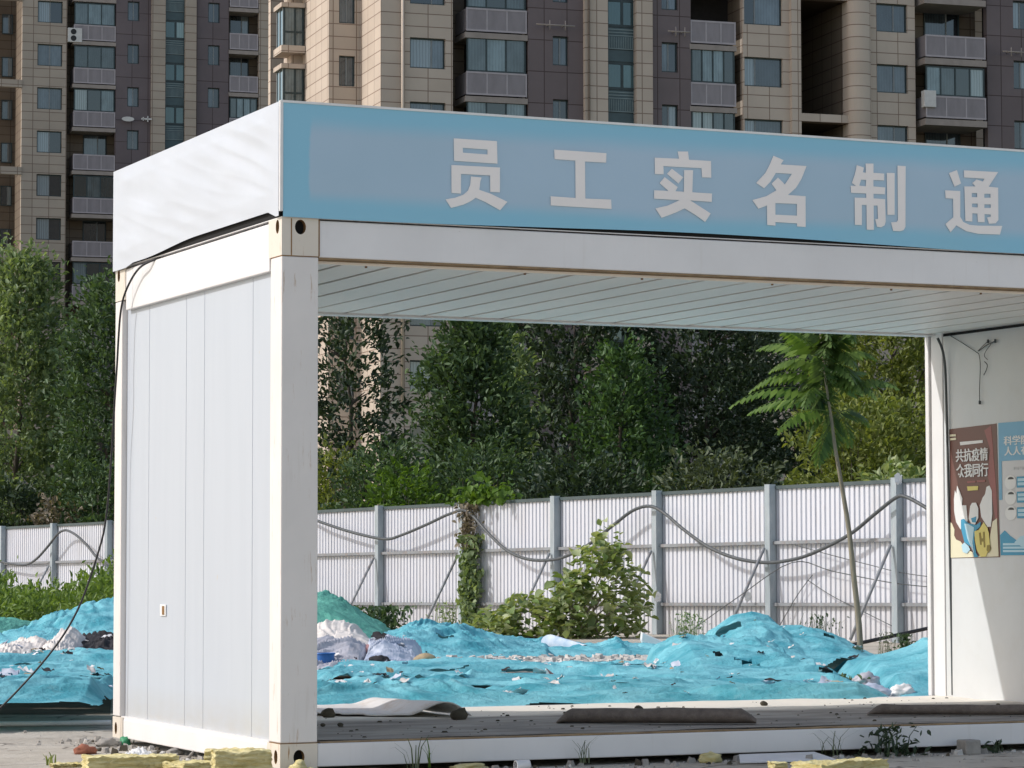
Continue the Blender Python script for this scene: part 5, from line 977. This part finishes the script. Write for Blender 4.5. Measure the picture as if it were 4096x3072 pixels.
# rolled mat: open dark end to the left, flattened roll tapering right
dm = 33.; b = MB(); q0, q1 = G(lat_of(2200, dm), dm, z_of(2568, dm)), G(lat_of(2335, dm), dm-.6, z_of(2590, dm)); ax = (q1-q0); ux_ = Vector((-.2,.9,0)).normalized()
def rm(u, v, r=1.): a = u*6.2832; k = (1-.45*v)*r; return q0+ax*v+LR*(-.10*math.cos(a)*k*.35)+ux_*.12*math.cos(a)*k+Vector((0,0,.086*math.sin(a)*k))
M['matout'] = mat('pale_blue_mat', (.56,.62,.70), .6, .4, 7, (.30,.42,.55)); M['matin'] = mat('navy_lining', (.025,.055,.10), .7, .4, 4)
b.grid(rm, 28, 12, 0); b.grid(lambda u, v: rm(u, .02+v*.8, .9), 28, 8, 1)
for k in range(28): b.face([rm(k/28, 0), rm((k+1)/28, 0), rm((k+1)/28, .02, .9), rm(k/28, .02, .9)], 0)
solo('rolled_mat', b, [M['matout'], M['matin']], 'rolled pale blue mat with dark open end, lying before the shrub', 'mat', RB)
df = 34.; b = MB(); A = [(2565,2530),(2680,2580),(2670,2600),(2655,2612),(2580,2614),(2562,2560)]; b.prism([G(lat_of(x, df), df, z_of(y, df)) for x, y in A], LF*.35); solo('foam_block', b, M['white'], 'broken white foam block with slanted top beside the feathery weed', 'foam block', RB, bevel=.01)
dq = 22.6; b = MB()
for A, mi, o in (([(2158,2735),(2182,2672),(2200,2700),(2188,2770),(2165,2772)], 0, 0.), ([(2182,2672),(2248,2722),(2238,2742),(2200,2712)], 1, .01), ([(2166,2772),(2188,2712),(2238,2742),(2245,2748),(2180,2774)], 2, .02)): b.prism([G(lat_of(x, dq), dq+o, z_of(y, dq)) for x, y in A], LF*.12+Vector((0,0,.0)), mi)
solo('folded_board', b, [M['white'], M['pink'], M['paleblue']], 'folded pink, white and blue board standing up like a tent on the netting', 'board', RB)
# ------------------------------------------------------------------ things lying on the cabin floor
b = MB(); ca_, cb_ = uz(1240, 2858, .145), uz(1888, 2862, .145)
def sheetf(u, v):
    p = ca_.lerp(cb_, u); c = min(1, max(0, (u-.62)/.38)); arch = math.sin(c**1.25*math.pi)**1.1*(.078-.030*v); far = .018*v*(1-c)
    return (p.x, p.y+(2.90-p.y)*v+.02*noise.noise(Vector((u*7, 3, v))), .147+arch+far+.007*noise.noise(Vector((u*6, v*3, 2)))+.02*max(0, .15-u)*v*3)
b.grid(sheetf, 60, 16, keep=lambda u, v, p: v > .5*max(0, .45-u)*(1+.8*noise.noise(Vector((u*9, 0, 1)))) - .02)
M['cardw'] = mat('white_lino_sheet', (.76,.73,.70), .55, .1, 3, dirt=(.50,.38,.26), dirt_amt=.75); o = solo('floor_covering', b, M['cardw'], 'curled white floor covering sheet along the back left edge of the cabin floor', 'floor sheet')
so_ = o.modifiers.new('thickness', 'SOLIDIFY'); so_.thickness = .006
def roll(label, a, c, r, seed):
    b = MB(); A, C_ = uz(a[0], a[1], .137), uz(c[0], c[1], .137); dr = (C_-A); n_ = 40; nrm = Vector((-dr.y, dr.x, 0)).normalized()
    def f(u, v):
        an = v*6.2832; rr = r*(1+.10*noise.noise(Vector((u*6, v*3, seed)))); k = min(1, u*14+.12)*min(1, (1-u)*10+.30); return A+dr*u+nrm*(r*1.5+math.cos(an)*rr*1.5)+Vector((0,0,.0+rr*k*(1+math.sin(an))))
    b.grid(f, n_, 22); b.face([f(0, k/22) for k in range(22)]); b.face([f(1, k/22) for k in range(22)]); return solo('carpet_roll', b, M['brown'], label, 'carpet roll', 'carpet rolls on the cabin floor')
roll('flattened brown carpet roll lying in the middle of the cabin floor', (2225,2893), (3025,2896), .042, 1.); roll('dark brown carpet roll along the right wall end of the cabin floor', (3470,2860), (4260,2862), .030, 4.)
for i, (px, py, s_, lb) in enumerate(((1315,2868,.035,'dark clod of dirt on the floor by the front post'), (1838,2876,.042,'dark clod under the curled end of the white floor sheet'), (2555,2842,.022,'small dark clod behind the middle carpet roll'), (1360,2905,.014,'tiny clod on the floor near the front post, the nearer of two'), (1290,2905,.012,'tiny clod on the floor touching the front post'), (3055,2822,.02,'small dark clod at the back edge of the floor'))):
    p = uz(px, py, .135); bm = bmesh.new(); bmesh.ops.create_icosphere(bm, subdivisions=2, radius=s_); b = MB(); b.v = [tuple(p+Vector((v.co.x*1.3, v.co.y, v.co.z*.9+s_*.6))*1.0+Vector(v.co)*.4*noise.noise(v.co*40)) for v in bm.verts]; b.f = [tuple(v.index for v in f.verts) for f in bm.faces]; b.m = [0]*len(b.f); b.sm = [True]*len(b.f); bm.free(); solo('dirt_clod', b, M['soil'], lb, 'clod', 'clods on the cabin floor')
b = MB()
for i in range(200):
    x, y = random.uniform(.3, 5.6), random.uniform(.15, 2.8); s_ = .003+.011*random.random()**2.5; p = Vector((x, y, .133)); a = random.random()*3; q = [Vector((random.uniform(.6, 1.3)*s_*math.cos(a+k*1.571)*1.5, random.uniform(.6, 1.2)*s_*math.sin(a+k*1.571), 0)) for k in range(4)]; b.hexa([p+v for v in q], [p+v*.6+Vector((0,0,s_*.7)) for v in q])
tag(b.build('floor_debris', M['soil']), 'crumbs of dirt and plaster scattered over the cabin floor', 'debris', None, 'stuff')
# cable from the roof down past the end wall to the ground at left
cp = [(640,1030,.02),(578,1057,-.03),(545,1087,-.035),(515,1138,-.04),(493,1195,-.045),(481,1262,-.05),(474,1352,-.055),(468,1460,-.06),(460,1580,-.07),(447,1800,-.16),(424,2073,-.34),(386,2232,-.5),(308,2445,-.85),(193,2623,-1.25),(0,2833,-1.8),(-160,2960,-2.2)]
P = []
for i, (x, y, X_) in enumerate(cp): P.append(ux(x, y, X_) if i < 9 else ud(x, y, 17.25-.02*(i-8)))
b = MB(); b.tube(smooth(P, 6), .0065, 8); solo('power_cable', b, M['black'], 'black power cable hanging from the roof edge over the white end wall to the ground', 'cable')
# loose wiring on the inner wall, conduit in the corner
b = MB(); XW = 5.715
for pth, r in (([(3800,1342),(3850,1372),(3905,1408),(3917,1422),(3921,1470),(3918,1560),(3919,1605)], .0028), ([(3912,1404),(3930,1385),(3950,1367)], .0025), ([(3915,1404),(3948,1380),(3978,1366)], .0035), ([(3965,1375),(3943,1405),(3938,1425),(3950,1438)], .0025), ([(3938,1446),(3949,1460),(3945,1480),(3935,1500)], .003)): b.tube(smooth([ux(x, y, XW) for x, y in pth], 4), r, 6)
for x, y in ((3919,1610),(3952,1365),(3981,1364)): p = ux(x, y, XW); b.tube([p+Vector((0,0,.012)), p-Vector((0,0,.012))], .008, 6)
solo('loose_wire', b, M['cablef'], 'loose stripped wires dangling on the inner wall above the posters', 'wire')
b = MB(); b.tube(smooth([uy(3750,1352,2.70), uy(3765,1385,2.69), uy(3776,1430,2.685), uy(3782,1500,2.68), uy(3788,1700,2.68), uy(3797,2100,2.68), uy(3806,2500,2.68), uy(3811,2780,2.68)], 4), .009, 8); solo('corner_cable', b, M['cablef'], 'dark cable run down the corner between right post and inner wall', 'cable')
# ------------------------------------------------------------------ foreground
def slab(label, A, h, yaw, seed, m='wool', cat='insulation slab', group='yellow rock wool pieces', name='rock_wool_slab', z0=-.035):
    """torn slab: centre (px,py) on the ground, length, width, height"""
    (px, py, ln, wd) = A; c = uz(px, py, z0); b = MB(); ca, sa = math.cos(yaw), math.sin(yaw)
    def pt(x, y, z):
        q = Vector((x*3, y*3, z*3+seed)); x += .018*noise.noise(q*2.2)*wd*3; y += .016*noise.noise(q*2.5+Vector((4,0,0))); z2 = z*h*(1+.12*noise.noise(Vector((x*7, y*7, seed))))+(.006*noise.noise(q*5)+.007*noise.noise(q*15))*(z > 0); x += .008*noise.noise(q*11); y += .008*noise.noise(q*11+Vector((7,0,0))); return Vector((c.x+ca*x-sa*y, c.y+sa*x+ca*y, z0+max(0, z2)))
    nx, ny, nz = 60, 30, 12; X0, Y0 = -ln/2, -wd/2
    b.grid(lambda u, v: pt(X0+u*ln, Y0+v*wd, 1), nx, ny)
    for fx in (0, 1): b.grid(lambda u, v: pt(X0+fx*ln, Y0+u*wd, v), ny, nz)
    for fy in (0, 1): b.grid(lambda u, v: pt(X0+u*ln, Y0+fy*wd, v), nx, nz)
    o = solo(name, b, M[m], label, cat, group); return o
slab('long flat yellow wool slab at the bottom left, before the white rag', (520,3088,.46,.24), .085, -.12, 1.)
slab('thick lower yellow wool block at the cabin corner', (985,3080,.42,.24), .105, -.35, 2.)
slab('upper yellow wool block stacked on the thick one at the cabin corner', (965,3072,.27,.17), .085, -.2, 3., z0=.058)
slab('low crumbled yellow wool piece left of the thick block', (770,3095,.24,.18), .06, .3, 4.)
slab('thin yellow wool offcut behind the long flat slab', (300,3068,.25,.10), .02, -.1, 5.)
slab('long yellow wool slab at the bottom right before the cabin', (3360,3108,.52,.20), .082, .35, 6.)
slab('small yellow wool chunk left of the bottom right slab', (3110,3092,.075,.06), .055, .1, 7.)
def clump(label, px, py, s_, m, seed, name='stone_bit', cat='stone', group='bits on the ground', n=1, z0=-.035, sx=1.5, sz=.8, Y=None):
    p = uz(px, py, z0)
    if Y is not None: p = uy(px, py, Y); p.z = z0
    bm = bmesh.new(); bmesh.ops.create_icosphere(bm, subdivisions=3, radius=1); b = MB()
    for v in bm.verts: k = 1+.35*noise.noise(v.co*1.7+Vector((seed, 0, 0)))+.16*noise.noise(v.co*5+Vector((seed, 3, 0))); q = v.co*k*s_; b.v.append((p.x+q.x*sx, p.y+q.y, p.z+max(0, q.z*sz+s_*.45)))
    b.f = [tuple(v.index for v in f.verts) for f in bm.faces]; b.m = [0]*len(b.f); b.sm = [True]*len(b.f); bm.free(); return solo(name, b, M[m], label, cat, group)
clump('crumbled yellow wool heap in front of the lower corner casting', 1195, 3070, .052, 'wool', 3., 'rock_wool_crumb', 'insulation crumb', 'yellow rock wool pieces', sx=.9, sz=1.1, Y=-.09)
clump('small yellow crumb right of the corner casting heap', 1250, 3070, .036, 'wool', 4.5, 'rock_wool_crumb', 'insulation crumb', 'yellow rock wool pieces', Y=-.12)
clump('yellow crumb lying by the middle of the bottom rail', 2840, 3040, .045, 'wool', 5.5, 'rock_wool_crumb', 'insulation crumb', 'yellow rock wool pieces', sz=.8, Y=-.08)
clump('yellow wool scrap left of the pipe stub', 1880, 3078, .040, 'wool', 6.5, 'rock_wool_crumb', 'insulation crumb', 'yellow rock wool pieces', sx=2.6, sz=.5, Y=-.08)
clump('broken red brick at lower left', 340, 3016, .042, 'brick', 1.2, 'brick_bit', 'brick', sx=1.6); clump('grey stone by the far lower corner of the cabin', 430, 2985, .04, 'stone', 2.2); clump('grey stone beside the white rag against the cabin', 700, 3020, .03, 'stone', 7.2)
clump('dark stone against the cabin rail at lower left', 640, 3018, .02, 'soil', 8.1); clump('greenish clod at the far lower corner of the cabin', 500, 2982, .035, 'green_bag', 9.2, 'plastic_bag', 'bag', sx=1., sz=1.1)
b = MB(); p = uz(555, 3042, -.035)
b.grid(lambda u, v: (p.x+.13*(u-.5)*2*(.8+.2*math.cos(v*6.28)), p.y+.08*(v-.5)*2, p.z+.01+.055*math.sin(u*3.14)*math.sin(v*3.14)+.022*noise.noise(Vector((u*9, v*9, 3)))+.012*noise.noise(Vector((u*22, v*22, 3)))), 40, 30); solo('white_rag', b, M['white'], 'crumpled white rag lying behind the long yellow slab', 'rag')
b = MB(); p = uz(780, 3034, -.035); b.tube([p+Vector((-.04,0,0)), p+Vector((0,0,.05)), p+Vector((.03,0,.0))], .010, 8); solo('bent_strip', b, M['stone'], 'small bent grey strip standing against the cabin rail', 'strip', 'bits on the ground')
p = uz(2062, 3062, .005); t = thing('pipe_stub', 'short white plastic pipe end sticking out under the cabin rail', 'pipe', p); b = MB(); e = Vector((.09, .035, 0))
b.grid(lambda u, v: p+e*v+Vector((0, math.cos(u*6.2832)*.026, math.sin(u*6.2832)*.026)), 20, 3); b.grid(lambda u, v: p+e*v+Vector((0, math.cos(u*6.2832)*.021, math.sin(u*6.2832)*.021)), 20, 3)
for k in range(20): a0_, a1_ = k/20*6.2832, (k+1)/20*6.2832; b.face([p+Vector((0, math.cos(a)*r, math.sin(a)*r)) for a, r in ((a0_,.026),(a1_,.026),(a1_,.021),(a0_,.021))])
b.build('tube', M['pvc'], t); b = MB(); b.face([p+e*.9+Vector((0, math.cos(k*.314)*.0208, math.sin(k*.314)*.0208)) for k in range(20)]); b.build('hollow', M['dark'], t)
b = MB(); a_, c_ = uz(-300, 2908, -.03), uz(445, 2900, -.03); b.tube([a_+Vector((0,0,.015)), c_+Vector((0,0,.015))], .017, 8); solo('ground_pipe', b, M['white'], 'thin white pipe lying on the ground at left behind the cabin', 'pipe')
b = MB(); p = uy(3845, 3050, -.10); b.box(p.x, p.x+.10, p.y-.05, p.y+.05, -.036, .045); solo('grey_block', b, M['stone'], 'grey concrete block standing before the cabin rail at lower right', 'block', 'bits on the ground', bevel=.008)
b = MB(); p, q = uz(2950, 3052, -.03), uz(3330, 3040, -.03); b.prism([p+Vector((0,-.03,0)), q+Vector((0,-.05,0)), q+Vector((-.02,.16,.03)), p+Vector((.08,.13,.03))], (0,0,.006)); solo('thin_board', b, M['pvc'], 'thin pale board lying tilted under the bottom rail at right', 'board', 'bits on the ground')
def frontweed(label, px, pyb, hpx, n, wd, lm, rad=.03, lean=.5, leafy=0, leaf=.04, Y=-.09):
    c = uy(px, pyb, Y); c.z = max(c.z, -.035); b = MB(); h = hpx/FPX*15.2; blades(b, c, n, rad, h, wd, lean); t = thing('weed', label, 'weed', c, 0, 'weeds'); b.build('blades', LM[lm], t)
    if leafy: C_ = np.array([(c.x+random.gauss(0, rad), c.y+random.gauss(0, rad*.4), c.z+h*random.random()*.9) for i in range(leafy)]); leaf_obj('foliage', C_, rng.normal(0, .6, C_.shape)+[0,0,.3], leaf, LM[lm], t, wr=.35)
frontweed('thin grass blades before the bottom rail, the left pair', 1650, 3072, 130, 6, .009, 'grey', .03, .9); frontweed('single green grass tuft before the bottom rail, right of the thin pair', 1715, 3070, 120, 5, .010, 'bright', .012, .5)
frontweed('dry grass stalks before the middle of the bottom rail', 2340, 3052, 120, 9, .007, 'grey', .03, .8)
frontweed('dark leafy weed before the right part of the bottom rail', 3570, 3030, 150, 16, .010, 'dark', .09, .9, 90, .05); frontweed('wispy weed left of the dark leafy one', 3330, 3030, 130, 12, .007, 'grey', .07, 1.1); frontweed('low dark-leaved sprout near the right picture edge', 3990, 3020, 55, 6, .01, 'dark', .05, .6, 14, .06)
c = uz(200, 3060, -.035); b = MB(); blades(b, c, 10, .04, .07, .012, .8); t = thing('weed', 'small yellow-green sprout on the ground at lower left', 'weed', c, 0, 'weeds'); b.build('blades', LM['yel'], t)
c = uz(505, 2970, -.035); b = MB(); blades(b, c, 16, .05, .10, .008, .7); t = thing('weed', 'dusty weed at the far lower corner of the cabin', 'weed', c, 0, 'weeds'); b.build('blades', LM['grey'], t)
